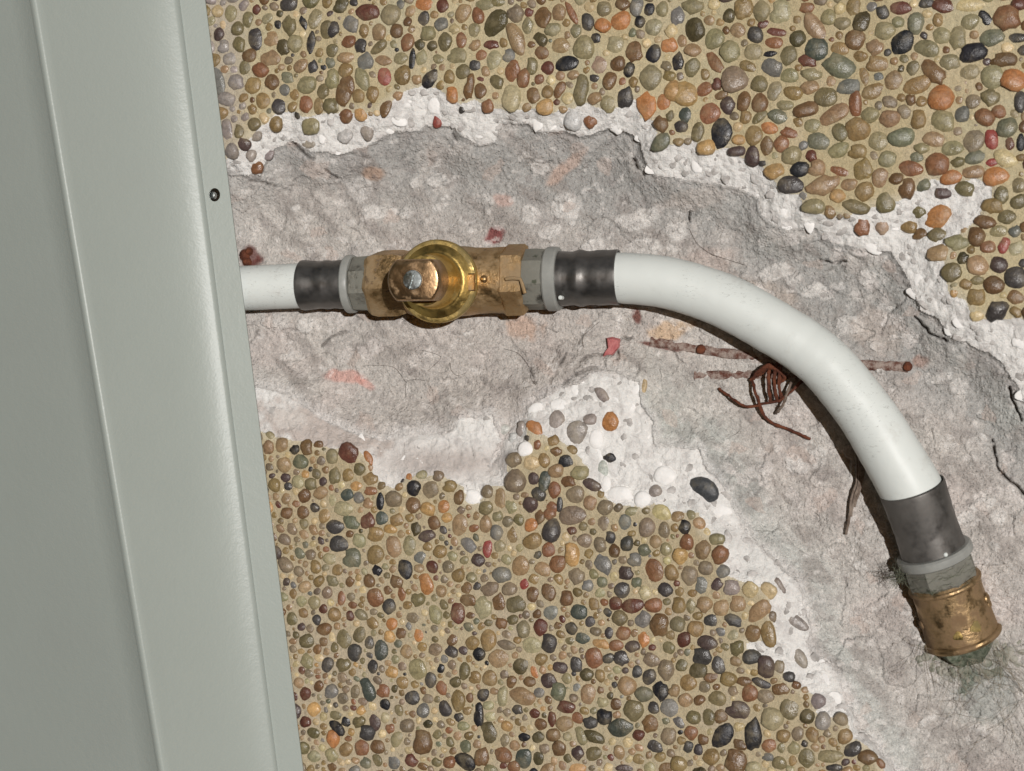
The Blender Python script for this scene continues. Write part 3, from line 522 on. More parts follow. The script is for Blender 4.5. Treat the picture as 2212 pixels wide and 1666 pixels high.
for lo, hi, tries, gap in ((.9, 1.25, 5500, .5), (.65, .9, 10000, 0), (.45, .65, 14000, -.2), (.28, .45, 16000, -.3), (.2, .28, 4000, 0)):
    for _ in range(tries):
        x = random.uniform(380, 2330); y = random.uniform(-80, 1745)
        if x < panel_edge(y) - 45: continue
        d = at(dO0, x, y)
        if d < 4: continue
        if y < 700: base_r = 15 + 6.0 * min(1, max(0, (x - 700) / 1000))
        else: base_r = 12.6 + 3.2 * min(1, max(0, (x - 900) / 700))
        r = base_r * random.uniform(lo, hi); e = random.uniform(.78, 1.3)
        p = (x, y, r * math.sqrt(e), r / math.sqrt(e), random.uniform(0, math.pi), None, 0, '')
        if d < r * .55: continue
        if fits(p, gap if d > 0 else gap):
            c = PAL[fillc[rng.choice(len(fillc), p=fw)]]
            if x < 540 and y < 420 and random.random() < .6: c = PAL['gp']
            if lo < .5 and random.random() < .6: c = PAL[random.choice(['tb', 'ob', 'gb', 'lt'])]
            col = np.clip(lin(*c) * (1 + rng.normal(0, .02, 3) + rng.normal(0, .13)), .006, .8)
            p = p[:5] + (col, 0, ''); peb.append(p); cell_add(0, p)

# settle the filling stones: nudge each off its nearest neighbours and let it grow into the space left
for it in range(5):
    cells.clear()
    for p in peb: cell_add(0, p)
    new = []
    for p in peb:
        cx, cy = int(p[0] // 60), int(p[1] // 60); best = 9; mxv = myv = 0.0
        for i in (-1, 0, 1):
            for j in (-1, 0, 1):
                for q in cells.get((cx + i, cy + j), ()):
                    if q is p: continue
                    dx, dy = q[0] - p[0], q[1] - p[1]; dd = math.hypot(dx, dy) + 1e-6
                    gapv = dd - r_at(p, dx, dy) - r_at(q, dx, dy)
                    if gapv < 7: mxv -= dx / dd * (7 - gapv) * .12; myv -= dy / dd * (7 - gapv) * .12
                    best = min(best, (dd - r_at(q, dx, dy) + .6) / r_at(p, dx, dy))
        g = min(max(best, .9), 1.18); x2, y2 = p[0] + mxv, p[1] + myv
        if p[6]: new.append((p[0] + mxv * .3, p[1] + myv * .3, p[2] * min(max(g, 1), 1.035), p[3] * min(max(g, 1), 1.035)) + p[4:]); continue
        if at(dO0, x2, y2) < p[2] * .4: x2, y2 = p[0], p[1]
        r_ = math.sqrt(p[2] * p[3]) * g
        if r_ > 23: g = 1
        new.append((x2, y2, p[2] * g, p[3] * g) + p[4:])
    peb = new
cells.clear()
for p in peb: cell_add(0, p)
# a family of pebble shapes: a domed lens with an uneven outline, its foot sunk in the mortar
def dome_shape(seed, nseg=14):
    r_ = random.Random(seed)
    hs = [(k, r_.uniform(0, .11 / k ** .55) if k > 1 else 0, r_.uniform(0, 6.28)) for k in (2, 3, 4, 5)]
    rings = [(1.0, -.45), (1.0, .0), (.93, .36), (.74, .70), (.42, .93)]
    if seed % 4 == 0: hs = [(k, r_.uniform(.03, .13 / k ** .3) if k > 1 else 0, r_.uniform(0, 6.28)) for k in (2, 3, 4, 5, 6)]
    sk = r_.uniform(-.22, .22), r_.uniform(-.22, .22); flat = r_.uniform(.75, 1.1)
    v = []
    for (rr, z) in rings:
        for j in range(nseg):
            t = j * 2 * math.pi / nseg
            m = 1 + sum(am * math.cos(k * t + ph) for k, am, ph in hs) * (.55 + .45 * rr)
            zz = z * flat if z > 0 else z
            v.append((rr * m * math.cos(t) + sk[0] * max(z, 0) , rr * m * math.sin(t) + sk[1] * max(z, 0), zz))
    v.append((sk[0], sk[1], flat))
    f = []
    for i in range(len(rings) - 1):
        for j in range(nseg):
            a = i * nseg + j; b = i * nseg + (j + 1) % nseg
            f += [(a, b, b + nseg), (a, b + nseg, a + nseg)]
    top = len(v) - 1; i = (len(rings) - 1) * nseg
    for j in range(nseg): f.append((i + j, i + (j + 1) % nseg, top))
    return np.array(v), np.array(f)
SH = [dome_shape(100 + i) for i in range(26)]
SHM = []
for i, (v, f) in enumerate(SH):
    me = np_mesh('pebble', v, f, True); me.materials.append(M['pebble']); SHM.append(me)
def place_mat(x, y, a, b, an, rise, sink=0.0, tilt=(0, 0)):
    h = float(hat(x, y))
    k = kpx(x, y, h); o = V(x, y, h - sink)
    Mx = Matrix(((1, 0, 0), (0, 0, -1), (0, -1, 0)))     # local x -> X, local y -> down the picture, local z -> out of the wall
    Rz = Matrix.Rotation(an, 3, 'Z'); Tl = Matrix.Rotation(tilt[0], 3, 'X') @ Matrix.Rotation(tilt[1], 3, 'Y')
    B = Mx @ Tl @ Rz @ Matrix.Diagonal((a * k / math.cos(A), b * k, rise * k))
    return o, B
def in_frame(p): return panel_edge(p[1]) - 8 < p[0] < 2212 + 8 and -8 < p[1] < 1674
vis = [p for p in peb if in_frame(p)]
white_ones = [p for p in vis if p[7] in ('wh',)]
rank = sorted([p for p in vis if p[7] != 'wh'], key=lambda p: -p[2] * p[3])
solo = rank[:300]; solo_ids = {id(p) for p in solo}
rest = [p for p in peb if id(p) not in solo_ids and p[7] != 'wh']
def peb_xf(p, i):
    r_ = random.Random(i * 31 + 5); m = min(p[2], p[3])
    return place_mat(p[0], p[1], p[2], p[3], p[4], m * r_.uniform(.34, .62), sink=.0002 + m * s * random.Random(i).choice((0, 0, .05, .12)), tilt=(r_.uniform(-.14, .14), r_.uniform(-.14, .14)))
for i, p in enumerate(solo):
    o = bpy.data.objects.new('pebble', SHM[i % 26]); COL.objects.link(o)
    loc, B = peb_xf(p, i); o.matrix_world = Matrix.Translation(loc) @ B.to_4x4(); o.parent = wall
    o.color = tuple(p[5]) + (1,)
vs, fs, cs = [], [], []; n0 = 0
for i, p in enumerate(rest):
    v, f = SH[(i * 7) % 26]; loc, B = peb_xf(p, i + 5000)
    vs.append(v @ np.array(B).T + np.array(loc)); fs.append(f + n0); cs.append(np.repeat(p[5][None], len(v), 0)); n0 += len(v)
ob = link('small_pebble', np_mesh('small_pebble', np.concatenate(vs), np.concatenate(fs), True, np.concatenate(cs)), wall, M['pebble_mass'])
ob['kind'] = 'stuff'

# lumps of white plaster and grey chips left along the broken edge
lump_m = [];
mw = mat_plain('white_plaster_lump', c4(224, 222, 219), c4(236, 234, 231), .9, 220, .0004, .2); mg = mat_plain('grey_stone_chip', c4(146, 142, 138), c4(196, 192, 188), .85, 260, .0006)
WHM, CHM = [], []
for i in range(14):
    v, f = SH[i]; me = np_mesh('plaster_lump', v, f, True); me.materials.append(mw); WHM.append(me)
    v, f = dome_shape(300 + i, 9); rr = np.random.default_rng(i); v = v * (1 + rr.uniform(-.16, .16, (len(v), 1)))
    me = np_mesh('stone_chip', v, f, True); me.materials.append(mg); CHM.append(me)
for i, p in enumerate(white_ones):
    o = bpy.data.objects.new('plaster_lump', WHM[i % 14]); COL.objects.link(o); o.parent = wall
    loc, B = place_mat(p[0], p[1], p[2], p[3], p[4], min(p[2], p[3]) * .5); o.matrix_world = Matrix.Translation(loc) @ B.to_4x4()
bi, bj = np.where((REG == 1) & (dO < -3) & (dI > 3))
nl = nc = 0
for t in range(9000):
    k = random.randrange(len(bi)); x, y = float(GX[bi[k], bj[k]]), float(GY[bi[k], bj[k]])
    if not (panel_edge(y) + 3 < x < 2225 and -5 < y < 1680): continue
    dens = 1.0 if y < 900 else .55
    if x < 1085 and y > 800: dens = .07
    if random.random() > dens: continue
    chip = random.random() < .68
    r = random.uniform(5, 12) if chip else random.uniform(9, 21)
    if chip and nc >= 170 or (not chip and nl >= 64): continue
    if not chip and x < 1085 and y > 800: r *= .5
    p = (x, y, r * random.uniform(.9, 1.5), r * random.uniform(.7, 1.0), random.uniform(0, 3.14), None, 0, '')
    if not fits(p, -2.5 if chip else -4): continue
    cell_add(0, p)
    ms = CHM if chip else WHM
    o = bpy.data.objects.new('stone_chip' if chip else 'plaster_lump', ms[t % 14]); COL.objects.link(o); o.parent = wall
    loc, B = place_mat(x, y, p[2], p[3], p[4], r * (random.uniform(.06, .22) if chip else random.uniform(.16, .32)), sink=.0003 if chip else .0009, tilt=(random.uniform(-.2, .2), random.uniform(-.2, .2)))
    o.matrix_world = Matrix.Translation(loc) @ B.to_4x4()
    if chip: nc += 1
    else: nl += 1

# brick chip
def chip(name, pts, h0, th, mat, parent):
    mb = MB(); cx = sum(p[0] for p in pts) / len(pts); cy = sum(p[1] for p in pts) / len(pts)
    hz = float(hat(cx, cy))
    rings = [[V(x, y, hz - .003) for x, y in pts], [V(x, y, hz + h0) for x, y in pts], [V(cx + (x - cx) * .8, cy + (y - cy) * .8, hz + h0 + th * random.uniform(.6, 1)) for x, y in pts]]
    mb.ring_sweep(rings); return mb.build(name, mat, parent, True, 25)
chip('brick_chip', zl(ML, Z, [(1765,232),(1800,225),(1852,238),(1846,290),(1820,322),(1800,345),(1738,352),(1745,330),(1772,295),(1768,262)]), .002, .002, M['brick'], wall)

# reinforcing bars showing in the concrete
def bar(pts, r, mat):
    mb = MB(); W3 = []
    for i in range(len(pts) - 1):
        for t in np.linspace(0, 1, 8, endpoint=i == len(pts) - 2):
            x = pts[i][0] + (pts[i + 1][0] - pts[i][0]) * t; y = pts[i][1] + (pts[i + 1][1] - pts[i][1]) * t
            W3.append((x, y))
    hs = np.array([float(hat(x, y)) for x, y in W3]); hs = np.convolve(np.pad(hs, 3, 'edge'), np.ones(7) / 7, 'valid')
    P3 = [V(x, y, h - r * s * .6) for (x, y), h in zip(W3, hs)]
    mb.tube(P3, [r * s * random.uniform(.86, 1.1) for _ in P3], 12); return mb.build('reinforcing_bar', mat, wall, True, 60)
bar([(1405, 738), (1503, 755), (1685, 778), (1800, 785), (1962, 793)], 13, M['rebar'])
bar([(1500, 812), (1626, 810), (1760, 818)], 12, M['rebar'])
for (x, y) in ((1514, 755), (1961, 792)):
    v, f = SH[3]; me = np_mesh('rust_stub', v, f, True); me.materials.append(M['rust'])
    o = bpy.data.objects.new('rust_stub', me); COL.objects.link(o); o.parent = wall
    loc, B = place_mat(x, y, 10.5, 10, 0, 7, sink=-.0018); o.matrix_world = Matrix.Translation(loc) @ B.to_4x4()

def smooth_path(pts, n=6):
    out = []
    for i in range(len(pts) - 1):
        p0 = pts[max(i - 1, 0)]; p1 = pts[i]; p2 = pts[i + 1]; p3 = pts[min(i + 2, len(pts) - 1)]
        for t in np.linspace(0, 1, n, endpoint=(i == len(pts) - 2)):
            out.append(tuple(.5 * (2 * b + (c - a) * t + (2 * a - 5 * b + 4 * c - d) * t * t + (3 * b - a - 3 * c + d) * t ** 3) for a, b, c, d in zip(p0, p1, p2, p3)))
    return out
def wire(mb, pts, r, n=7):
    q = [(x + random.gauss(0, .9), y + random.gauss(0, .9), z) for x, y, z in smooth_path(pts, 6)]
    P3 = [V(x, y, float(hat(x, y)) + z * .001) for x, y, z in q]
    P3 = [P3[0]] + [(P3[i - 1] + P3[i] * 2 + P3[i + 1]) / 4 for i in range(1, len(P3) - 1)] + [P3[-1]]
    mb.tube(P3, [r * s * random.uniform(.68, 1.0) for _ in P3], n)

tw = thing('tie_wire', 'rusty brown tie wire knotted round a reinforcing bar beside the bend of the white pipe', 'wire', V(1660, 810, -.012))
mb = MB(); wire(mb, [(1624,818,4),(1630,840,7),(1636,862,8),(1646,891,6),(1665,911,4),(1701,927,3),(1728,938,3),(1750,948,2)], 4.2); mb.build('wire_end', M['rust'], tw)
mb = MB(); wire(mb, [(1553,839,2),(1568,851,4),(1584,862,6),(1610,878,7),(1652,872,7),(1685,865,7),(1708,846,7),(1737,820,6)], 3.6); mb.build('wire_end', M['rust'], tw)
mb = MB(); wire(mb, [(1677,893,3),(1684,884,5),(1692,872,7),(1704,839,7),(1714,818,6)], 3.8); mb.build('wire_end', M['wire_dusty'], tw)
for i, x in enumerate((1661, 1674, 1684)):
    mb = MB(); wire(mb, [(x + 6, 786, 2), (x + 1, 798, 8), (x - 1, 820, 9), (x, 845, 8), (x + 4, 866, 6)], 4.6); mb.build('wire_loop', M['rust'], tw)
for i in range(7):
    a0 = i * .7; mb = MB()
    wire(mb, [(1622 + 5 * i, 822 - 3 * i, 4), (1640 + 4 * i, 800 - i, 8), (1662 + 3 * i, 789 + i * 2, 10), (1684 + 2 * i, 797 + i * 3, 8), (1690 - i, 815 + i * 2, 5)], 3.8); mb.build('wire_loop', M['rust'], tw)

w2 = thing('wire_bundle', 'thin dusty strands of flat wire hanging down beside the lower part of the bent pipe', 'wire', V(1845, 1000, -.012))
for pts in ([(1838,940,3),(1848,976,4),(1851,1008,4),(1850,1041,4),(1838,1080,4),(1834,1122,4),(1826.5,1155,2)],
            [(1845,945,3),(1855,980,5),(1857,1010,5),(1856,1040,5),(1845,1080,4),(1838,1115,4)],
            [(1846,942,3),(1862,990,4),(1864,1031,4),(1853,1070,4),(1845,1095,3)],
            [(1842,938,2),(1853,978,5),(1860,1012,5),(1859,1040,5),(1849,1072,4)]):
    mb = MB(); wire(mb, pts, 3.4); mb.build('strand', M['wire_dusty'], w2)

# rusty nub beside the left pipe
rn = MB()
hz = float(hat(545, 555))
for (x, y, r) in ((532, 552, 16), (541, 545, 12), (536, 566, 13)):
    rn.lathe(V(x, y, hz - .002), Vector((0, -1, 0)), [(0, r * s), (.002, r * s * .9), (.004, r * s * .6), (.005, r * s * .2)], 12)
rn.build('rust_stub', M['rust'], wall)

# ------------------------------------------------------------------ fibres
def fibres(mb, cx, cy, h, n, length, spread, r=.00012, ang=None, lift=.002):
    for _ in range(n):
        x = cx + random.gauss(0, spread); y = cy + random.gauss(0, spread)
        a = random.uniform(0, 6.28) if ang is None else random.gauss(ang[0], ang[1])
        z = h + random.uniform(0, lift); q = []
        ln = length * random.uniform(.4, 1.2)
        for k in range(5):
            q.append(V(x, y, z)); x += math.cos(a) * ln / 4; y += math.sin(a) * ln / 4; a += random.gauss(0, .45); z += random.gauss(0, lift * .25)
        mb.tube(q, r, 3, False)
hb = MB()
for pts in (zl(ML, Z, [(1120,300),(1200,325),(1255,380),(1285,440),(1290,490),(1320,530)]), zl(ML, Z, [(500,600),(505,510),(560,495),(620,500)]), zl(ML, Z, [(780,390),(790,440),(830,470),(880,450)]),
            zl(ML, Z, [(230,410),(330,405),(430,420),(500,510)]), zl(ML, Z, [(600,310),(680,330),(720,360),(640,440)]), zl(ML, Z, [(1620,290),(1615,230),(1660,180),(1720,130)]),
            zl(RM, Z, [(240,20),(360,60),(460,90)]), zl(TR, Z, [(105,1440),(160,1540),(260,1610)])):
    q = smooth_path([(x, y, 0) for x, y in pts], 5)
    hb.tube([V(x, y, float(hat(x, y)) + .0008) for x, y, _ in q], .00010, 4, False)
for _ in range(34):
    x, y = random.uniform(600, 2180), random.uniform(340, 1620)
    if at(REG, x, y) == 2: fibres(hb, x, y, float(hat(x, y)) + .0004, 1, random.uniform(18, 55), 2, .00008, None, .0005)
o = hb.build('stray_hair', M['hair'], wall, True, 180); o['kind'] = 'stuff'

# ------------------------------------------------------------------ sheet metal panel at the left
panel = thing('metal_panel', 'pale grey painted sheet metal panel folded along its edge, covering the left of the wall', 'panel', V(300, 833, .01))
def bow(y): return .0125 * (1 - ((y - 330) / 950.0) ** 2)
def sect(y):
    E = 443 + .1273 * y; F_ = 388 + .1273 * y; R_ = 78 + .1663 * y
    return E, F_, R_
ys = np.linspace(-170, 1840, 60)
def face_strip(name, fn, parent):
    rows = [fn(y) for y in ys]; n = len(rows[0]); v = np.concatenate([[P(x, y, h) for x, h in row] for row, y in zip(rows, ys)])
    off = np.array(parent_loc(parent)); f = []
    for i in range(len(ys) - 1):
        for j in range(n - 1): a = i * n + j; f.append((a, a + 1, a + n + 1, a + n))
    o = link(name, np_mesh(name, v - off, np.array(f), True), parent, M['panel'])
    md = o.modifiers.new('thickness', 'SOLIDIFY'); md.thickness = .0012; md.offset = 1
    return o
hE = .0185
def front(y):
    E, F_, R_ = sect(y); b = bow(y); w = F_ - R_; row = []
    tw = .0
    for t in np.linspace(0, 1, 22):        # from the fold up to the ridge
        x = F_ - w * t
        rise = .052 * (t - .154 * (1 - math.exp(-t / .22))) / .848 * (w / 310.0)
        row.append((x, hE + b + rise))
    xr, hr = row[-1]
    hr0 = hr
    # rounded ridge
    for t in np.linspace(.15, 1, 7):
        row.append((xr - 11 * t, hr0 + .0018 * t - .0034 * t * t))
    xr, hr = row[-1]
    for t in np.linspace(.1, 1, 10):
        row.append((xr - 420 * t, hr - .045 * t - .013 * t * t))
    xr, hr = row[-1]
    for t in (.1, .4, 1): row.append((xr - 650 * t, hr - .004 * t))
    return row
face_strip('front_sheet', front, panel)
# flange with its screw hole
HX, HY, HRX, HRY = 463.5, 421, 12.0, 14.5
bm = bmesh.new()
def fl_h(x, y): 
    E, F_, R_ = sect(y); t = np.clip((E - x) / (E - F_), 0, 1); return hE + bow(y) - .0022 * (1 - t)
edge = [(sect(y)[1], y) for y in ys] + [(sect(y)[0], y) for y in ys[::-1]]
hole = [(HX + HRX * math.cos(k * 2 * math.pi / 28), HY + HRY * math.sin(k * 2 * math.pi / 28)) for k in range(28)]
for loop in (edge, hole):
    vv = [bm.verts.new(V(x, y, float(fl_h(x, y))) - parent_loc(panel)) for x, y in loop]
    for i in range(len(vv)): bm.edges.new((vv[i], vv[(i + 1) % len(vv)]))
bmesh.ops.triangle_fill(bm, use_beauty=True, edges=bm.edges[:])
bmesh.ops.recalc_face_normals(bm, faces=bm.faces)
if sum(f.normal.y for f in bm.faces) > 0: bmesh.ops.reverse_faces(bm, faces=bm.faces[:])
me = bpy.data.meshes.new('flange'); bm.to_mesh(me); bm.free()
fl = link('flange', me, panel, M['panel']); md = fl.modifiers.new('thickness', 'SOLIDIFY'); md.thickness = .0012; md.offset = -1
mb = MB(); mb.lathe(V(HX - 3, HY + 2, .0220), Vector((0, -1, 0)), [(0, 9 * s), (.002, 9 * s), (.0028, 8 * s), (.003, 5 * s)], 20); mb.build('screw', M['screw'], panel)

# ------------------------------------------------------------------ plumbing
AX = .003
def ax_pt(px, py, h=AX): return V(px, py, h)
vL = ax_pt(652, 616.5); vR = ax_pt(1338, 599)
axv = (vR - vL).normalized()
def on_axis(px):
    t = (px - 652) / (1338 - 652); return ax_pt(652 + (1338 - 652) * t, 616.5 + (599 - 616.5) * t)
def prof(p0, lst):
    """profile given as (pixel x, pixel radius) along the valve axis"""
    return [((on_axis(x) - on_axis(p0)).dot(axv), r * kpx(x, 605, AX)) for x, r in lst]
def lathe_x(lst, n=48, **kw):
    mb = MB(); mb.lathe(on_axis(lst[0][0]), axv, prof(lst[0][0], lst), n, **kw); return mb

GP = 'pipes through the channel'
sp = thing('straight_pipe', 'short straight white pipe coming out from behind the grey panel', 'pipe', V(520, 622, AX))
mb = MB(); p0 = ax_pt(455, 626); p1 = on_axis(690); k_ = kpx(600, 620, AX)
mb.tube([p0.lerp(p1, t) for t in np.linspace(0, 1, 12)], 48.5 * k_, 40); mb.build('pipe_tube', M['pipe'], sp)

cp = thing('bent_pipe', 'thick white pipe bending in a long arc down to the lower right', 'pipe', V(1700, 740, .0))
cl = [(1290,600,.003,54),(1330,600,.003,55),(1425,608,.004,56),(1510,630,.0035,57),(1590,662,.0035,58.5),(1695,722,.0035,59),(1740,752,.0035,59.5),(1793,797,.004,60.5),(1868,890,.0035,62),(1922,976,.003,65),(1970,1060,.001,67),(1990,1110,-.004,67.5)]
q = smooth_path(cl, 8); mb = MB()
mb.tube([V(x, y, h) for x, y, h, r in q], [r * kpx(x, y, h) * random.uniform(.992, 1.008) for x, y, h, r in q], 48); mb.build('pipe_tube', M['pipe'], cp)

def tube_ring(mb, p, ax, t, R, r, n=48, m=10, squash=1.0):
    ax = ax.normalized(); u = ax.orthogonal().normalized(); w = ax.cross(u)
    rings = []
    for k in range(n + 1):
        a = k * 2 * math.pi / n; e = u * math.cos(a) + w * math.sin(a)
        rings.append([p + ax * (t + r * squash * math.sin(b)) + e * (R + r * math.cos(b)) for b in [j * 2 * math.pi / m for j in range(m)]])
    mb.ring_sweep(rings, False, False)

# left press fitting
f1_ = thing('press_fitting', 'dark steel press sleeve joining the short straight pipe to the brass valve', 'pipe fitting', on_axis(720), 'press fittings on the pipe ends')
lathe_x([(653, 49.5), (652.5, 52), (654, 54), (660, 54.5), (672, 53), (682, 52.4), (690, 51.2), (698, 51.8), (705, 53), (712, 52.8), (720, 51.4), (728, 52), (736, 53.2), (743, 53), (758, 53), (758, 48)], 56).build('sleeve', M['steel'], f1_)
lathe_x([(749, 50), (750, 60), (753, 63), (764, 63), (767, 61), (768, 50)], 56).build('collar_ring', M['ring'], f1_)
lathe_x([(767, 50), (767.5, 58), (771, 61), (790, 62), (804, 63), (806, 50)], 8, phase=.39).build('nut', M['nut'], f1_, True, 20)
# right press fitting
f2_ = thing('press_fitting', 'steel press sleeve joining the brass valve to the upper end of the bent pipe', 'pipe fitting', on_axis(1260), 'press fittings on the pipe ends')
lathe_x([(1200, 52), (1201, 59), (1208, 60), (1222, 59), (1234, 58), (1240, 58), (1247, 60.2), (1252, 61.8), (1258, 61.8), (1267, 59.2), (1276, 58.2), (1284, 58.8), (1292, 60), (1304, 60), (1320, 59.5), (1334, 60.5), (1337, 60), (1337, 56), (1320, 55.5)], 56, cap1=False).build('sleeve', M['steel'], f2_)
lathe_x([(1181, 52), (1182, 66), (1186, 69.5), (1196, 70), (1206, 69.5), (1210, 66), (1211, 52)], 56).build('collar_ring', M['ring'], f2_)
lathe_x([(1134, 50), (1135, 64), (1140, 66), (1160, 67), (1176, 66), (1183, 64), (1184, 50)], 8, phase=.2).build('nut', M['nut'], f2_, True, 20)
def dot(parent, x, y, h, r):
    mb = MB(); mb.lathe(V(x, y, h), Vector((-.12, -1, 0)), [(-.003, r * s), (0, r * s), (.0003, r * s * .7)], 16); return mb.build('sight_hole', M['pipe'], parent)
dot(f2_, 1210, 643, AX + 45 * s + .0028, 4.5)

# brass valve
bv = thing('ball_valve', 'dusty brass ball valve with a round bonnet and a slotted screw on its stem', 'valve', on_axis(960))
lathe_x([(880, 55), (884, 68), (900, 74), (960, 78), (1010, 75), (1030, 72), (1060, 71), (1088, 72), (1096, 72), (1098, 55)], 56).build('valve_body', M['brass_dull'], bv)
lathe_x([(800, 55), (802, 66), (810, 73), (824, 77), (866, 77), (882, 72), (888, 60)], 6, phase=math.radians(12)).build('hex_end', M['brass_dull'], bv, True, 20)
lathe_x([(1088, 60), (1091, 74), (1097, 79), (1132, 79), (1139, 73), (1141, 60)], 6, phase=math.radians(22)).build('hex_end', M['brass_dull'], bv, True, 20)
hF = AX + 62 * s
bc = V(945, 608, hF + .003); top = V(892, 605, hF + .003 + .0405)
up = (top - bc).normalized(); kk = kpx(945, 608, hF)
def lath_up(lst, n=56, **kw):
    mb = MB(); mb.lathe(bc, up, [(t * kk, r * kk) for t, r in lst], n, **kw); return mb
lath_up([(-30, 70), (-14, 72), (-12, 87), (-9, 90), (4, 90), (8, 87), (9, 83), (10, 76)]).build('bonnet_flange', M['brass_grimy'], bv)
lath_up([(7, 82), (10, 79), (17, 67), (18, 66), (19, 63.5), (21, 60.5), (25, 58), (32, 56.5), (50, 55.5), (104, 53), (106, 50)]).build('bonnet_dome', M['brass'], bv)
lath_up([(96, 44), (124, 44)]).build('stem', M['grime'], bv)
def stad(a):     # round hub cut by two flats
    return min(1.0, .80 / max(abs(math.sin(a)), 1e-4)) if True else 1
mb = lath_up([(106, 50), (108, 56), (112, 58), (163, 58), (170, 56.5), (174, 53), (176, 46)], 96, shape=lambda a: min(1.0, .74 / max(abs(math.sin(a)), 1e-4)))
kb = mb.build('stem_cap', M['brass_knob'], bv, True, 30)
mb = lath_up([(168, 24), (175.6, 24), (176.5, 22.5), (175, 22)], 40); mb.build('screw_seat', M['grime'], kb)
sc = MB(); cpos = bc + up * (176 * kk)
u_ = up.cross(Vector((0, 0, 1))).normalized(); w_ = up.cross(u_)
for sgn in (-1, 1):
    rows = []
    ang = math.radians(18); ax1 = w_ * math.cos(ang) + u_ * math.sin(ang); ax2 = up.cross(ax1)
    outl = []
    for k in range(17):
        a = -math.pi / 2 + k * math.pi / 16
        x = math.cos(a) * 20.5; y = math.sin(a) * 20.5
        outl.append((max(x, 1.7), y))
    rings = [[cpos + (ax2 * sgn * x * sc_ + ax1 * y * sc_) * kk + up * z * kk for x, y in outl] for sc_, z in ((1, -4), (1, 2), (.93, 4.2), (.6, 5.4))]
    sc.ring_sweep(rings)
sc.lathe(cpos, up, [(-4 * kk, 20.4 * kk), (.5 * kk, 20.4 * kk)], 24)
sc.build('slotted_screw', M['screw'], kb, True, 30)
def box(mb, c, a, b, d, up_):
    a_ = Vector((1, 0, 0)); a_ = (a_ - up_ * a_.dot(up_)).normalized(); b_ = up_.cross(a_)
    rings = [[c + a_ * x * a * e + b_ * y * b * e + up_ * z for x, y in ((-1, -1), (1, -1), (1, 1), (-1, 1))] for z, e in ((-d, 1), (d * .8, 1), (d, .85))]
    mb.ring_sweep(rings)
mb = MB(); box(mb, V(1021, 610, hF + .004), 7 * kk, 19 * kk, .003, up); mb.build('stop_lug', M['brass_dull'], bv)
mb = MB(); mb.lathe(V(1046, 603, AX + 68 * s), Vector((.1, -1, 0)), [(0, 9 * s), (5 * s, 8 * s), (8 * s, 6 * s), (9.5 * s, 3 * s)], 16); mb.build('index_pin', M['brass_dull'], bv)
mb = MB(); wire_q = [V(x, y, AX + 77 * s) for x, y in ((1092, 603), (1108, 601), (1124, 603), (1128, 614), (1134, 634))]
mb.tube(wire_q, 4 * s, 8); mb.build('casting_seam', M['brass_dull'], bv)

# lower press fitting and the brass socket that enters the wall
b0 = V(1970, 1052, .0024); b1 = V(2083, 1384, -.0185)
axb = (b1 - b0).normalized()
def bt(x, y):   # distance along the fitting axis of the axis point nearest to pixel (x, y)
    t = ((x - 1970) * (2083 - 1970) + (y - 1052) * (1384 - 1052)) / ((2083 - 1970) ** 2 + (1384 - 1052) ** 2)
    return t * (b1 - b0).length
LB = (b1 - b0).length; LPX = math.hypot(113, 332); kb_ = kpx(2020, 1200, 0)
def lathe_b(lst, n=56, **kw):    # lst: pixels along the drawn axis from the sleeve mouth, pixel radius
    mb = MB(); mb.lathe(b0, axb, [(t / LPX * LB, r * kb_) for t, r in lst], n, **kw); return mb
f3_ = thing('press_fitting', 'dusty steel press sleeve with grey collar at the bottom end of the bent pipe', 'pipe fitting', b0, 'press fittings on the pipe ends')
lathe_b([(30, 67.5), (2, 68), (0, 69.5), (2, 71.5), (6, 72), (30, 70.5), (52, 70), (60, 69), (78, 69.5), (86, 68.5), (104, 69.5), (140, 71), (160, 71), (160, 60)], cap0=False).build('sleeve', M['steel_dusty'], f3_)
lathe_b([(140, 66), (141, 79), (145, 83), (154, 83.5), (160, 82), (163, 78), (164, 64)]).build('collar_ring', M['ring'], f3_)
lathe_b([(162, 60), (163, 74), (168, 77), (205, 78), (214, 75), (216, 60)], 8, phase=.3).build('nut', M['nut'], f3_, True, 20)
dn = V(2034, 1192, .0); tt = 137 / LPX * LB
fr_dir = (Vector(Cp.tolist()) - b0); fr_dir = (fr_dir - axb * fr_dir.dot(axb)).normalized(); side = axb.cross(fr_dir)
ang = .30; e_ = fr_dir * math.cos(ang) + side * math.sin(ang) * (-1 if side.x > 0 else 1) * -1
mb = MB(); mb.lathe(b0 + axb * tt + e_ * 71.2 * kb_, e_, [(-.002, 4.5 * s), (.0002, 4.5 * s), (.0006, 3 * s)], 14); mb.build('sight_hole', M['pipe'], f3_)
mb = MB(); fibres(mb, 1944, 1245, -.006, 110, 26, 8, .00008, None, .010); o = mb.build('hemp_tuft', M['fibre_green'], f3_, True, 180); o['kind'] = 'stuff'
mb = MB()
for k in range(36):
    a = random.uniform(-1.4, 1.4); tt = random.uniform(166, 212) / LPX * LB; q = []
    for j in range(5):
        e_ = fr_dir * math.cos(a) + side * math.sin(a); q.append(b0 + axb * tt + e_ * (78.5 * kb_ + random.uniform(0, .0006))); a += .11; tt += random.gauss(0, .0006)
    mb.tube(q, .00008, 3, False)
o = mb.build('hemp_thread', M['fibre_green'], f3_, True, 180); o['kind'] = 'stuff'

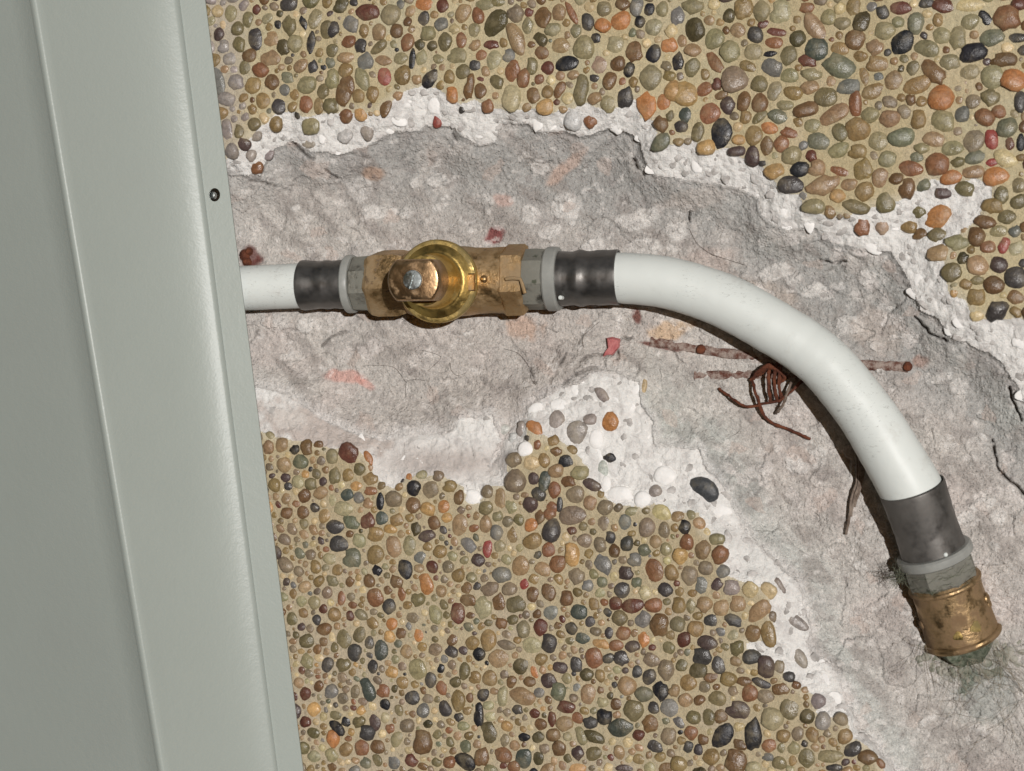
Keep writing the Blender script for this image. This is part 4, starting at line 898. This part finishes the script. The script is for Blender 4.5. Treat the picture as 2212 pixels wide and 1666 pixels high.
sk = thing('brass_socket', 'old brass socket with rolled rims screwed into the wall below the bent pipe', 'pipe fitting', b1)
lathe_b([(206, 60), (208, 74), (214, 78), (226, 76.5), (250, 76), (290, 78), (325, 80), (340, 80), (345, 60)]).build('socket_body', M['brass_old'], sk)
mb = MB(); tube_ring(mb, b0, axb, 218 / LPX * LB, 75 * kb_, 6.5 * kb_); mb.build('rim', M['brass_old'], sk)
mb = MB(); tube_ring(mb, b0, axb, 340 / LPX * LB, 79 * kb_, 8 * kb_); mb.build('rim', M['brass_old'], sk)
for (t, an, r) in ((270, 1.35, 15), (282, 1.35, 12), (285, -1.35, 11)):
    e_ = fr_dir * math.cos(an) + side * math.sin(an) * (1 if side.x > 0 else -1)
    mb = MB(); mb.lathe(b0 + axb * (t / LPX * LB) + e_ * 73 * kb_, e_, [(0, r * kb_), (6 * kb_, r * kb_ * .9), (9 * kb_, r * kb_ * .5)], 14); mb.build('casting_lug', M['brass_old'], sk)
for (t, an, a, b) in ((308, -.12, 13, 12), (302, .42, 16, 12), (296, .15, 7, 5)):
    e_ = fr_dir * math.cos(an) + side * math.sin(an) * (1 if side.x > 0 else -1)
    mb = MB(); mb.lathe(b0 + axb * (t / LPX * LB) + e_ * 78 * kb_, e_, [(-.001, a * kb_ * .85), (.0003, a * kb_ * .8), (.0005, b * kb_ * .45)], 10, shape=lambda q: 1 + .2 * math.sin(3 * q)); mb.build('raised_mark', M['brass_grimy'] if a > 8 else M['brass_old'], sk)
lathe_b([(344, 66), (350, 70), (362, 64), (374, 56), (392, 40)], 40, shape=lambda a: 1 + .10 * math.sin(5 * a + 1) + .07 * math.sin(11 * a)).build('green_crust', M['verdigris'], sk)
vs, fs = [], []; n0 = 0
for i in range(70):
    a = random.uniform(-.3, 3.3); rr = random.uniform(60, 118); x = 2092 + rr * math.cos(a); y = 1402 + rr * .62 * math.sin(a)
    v, f = dome_shape(500 + i % 9, 9); r_ = random.uniform(3, 10)
    loc, B = place_mat(x, y, r_ * 1.3, r_, random.uniform(0, 3), r_ * .5, sink=.0003); vs.append(v @ np.array(B).T + np.array(loc) - np.array(parent_loc(sk))); fs.append(f + n0); n0 += len(v)
o = link('crust_crumb', np_mesh('crust_crumb', np.concatenate(vs), np.concatenate(fs)), sk, M['crumb']); o['kind'] = 'stuff'
mb = MB()
fibres(mb, 2090, 1425, float(hat(2090, 1440)) + .002, 34, 110, 26, .00008, (1.3, .9), .006)
fibres(mb, 2150, 1400, float(hat(2150, 1420)) + .002, 16, 190, 12, .00008, (1.0, .35), .006)
fibres(mb, 2010, 1395, float(hat(2010, 1410)) + .002, 10, 110, 12, .00008, (1.5, .7), .004)
fibres(mb, 2150, 1490, float(hat(2150, 1490)) + .002, 14, 150, 34, .00008, None, .003)
o = mb.build('hemp_fibre', M['fibre'], sk, True, 180); o['kind'] = 'stuff'
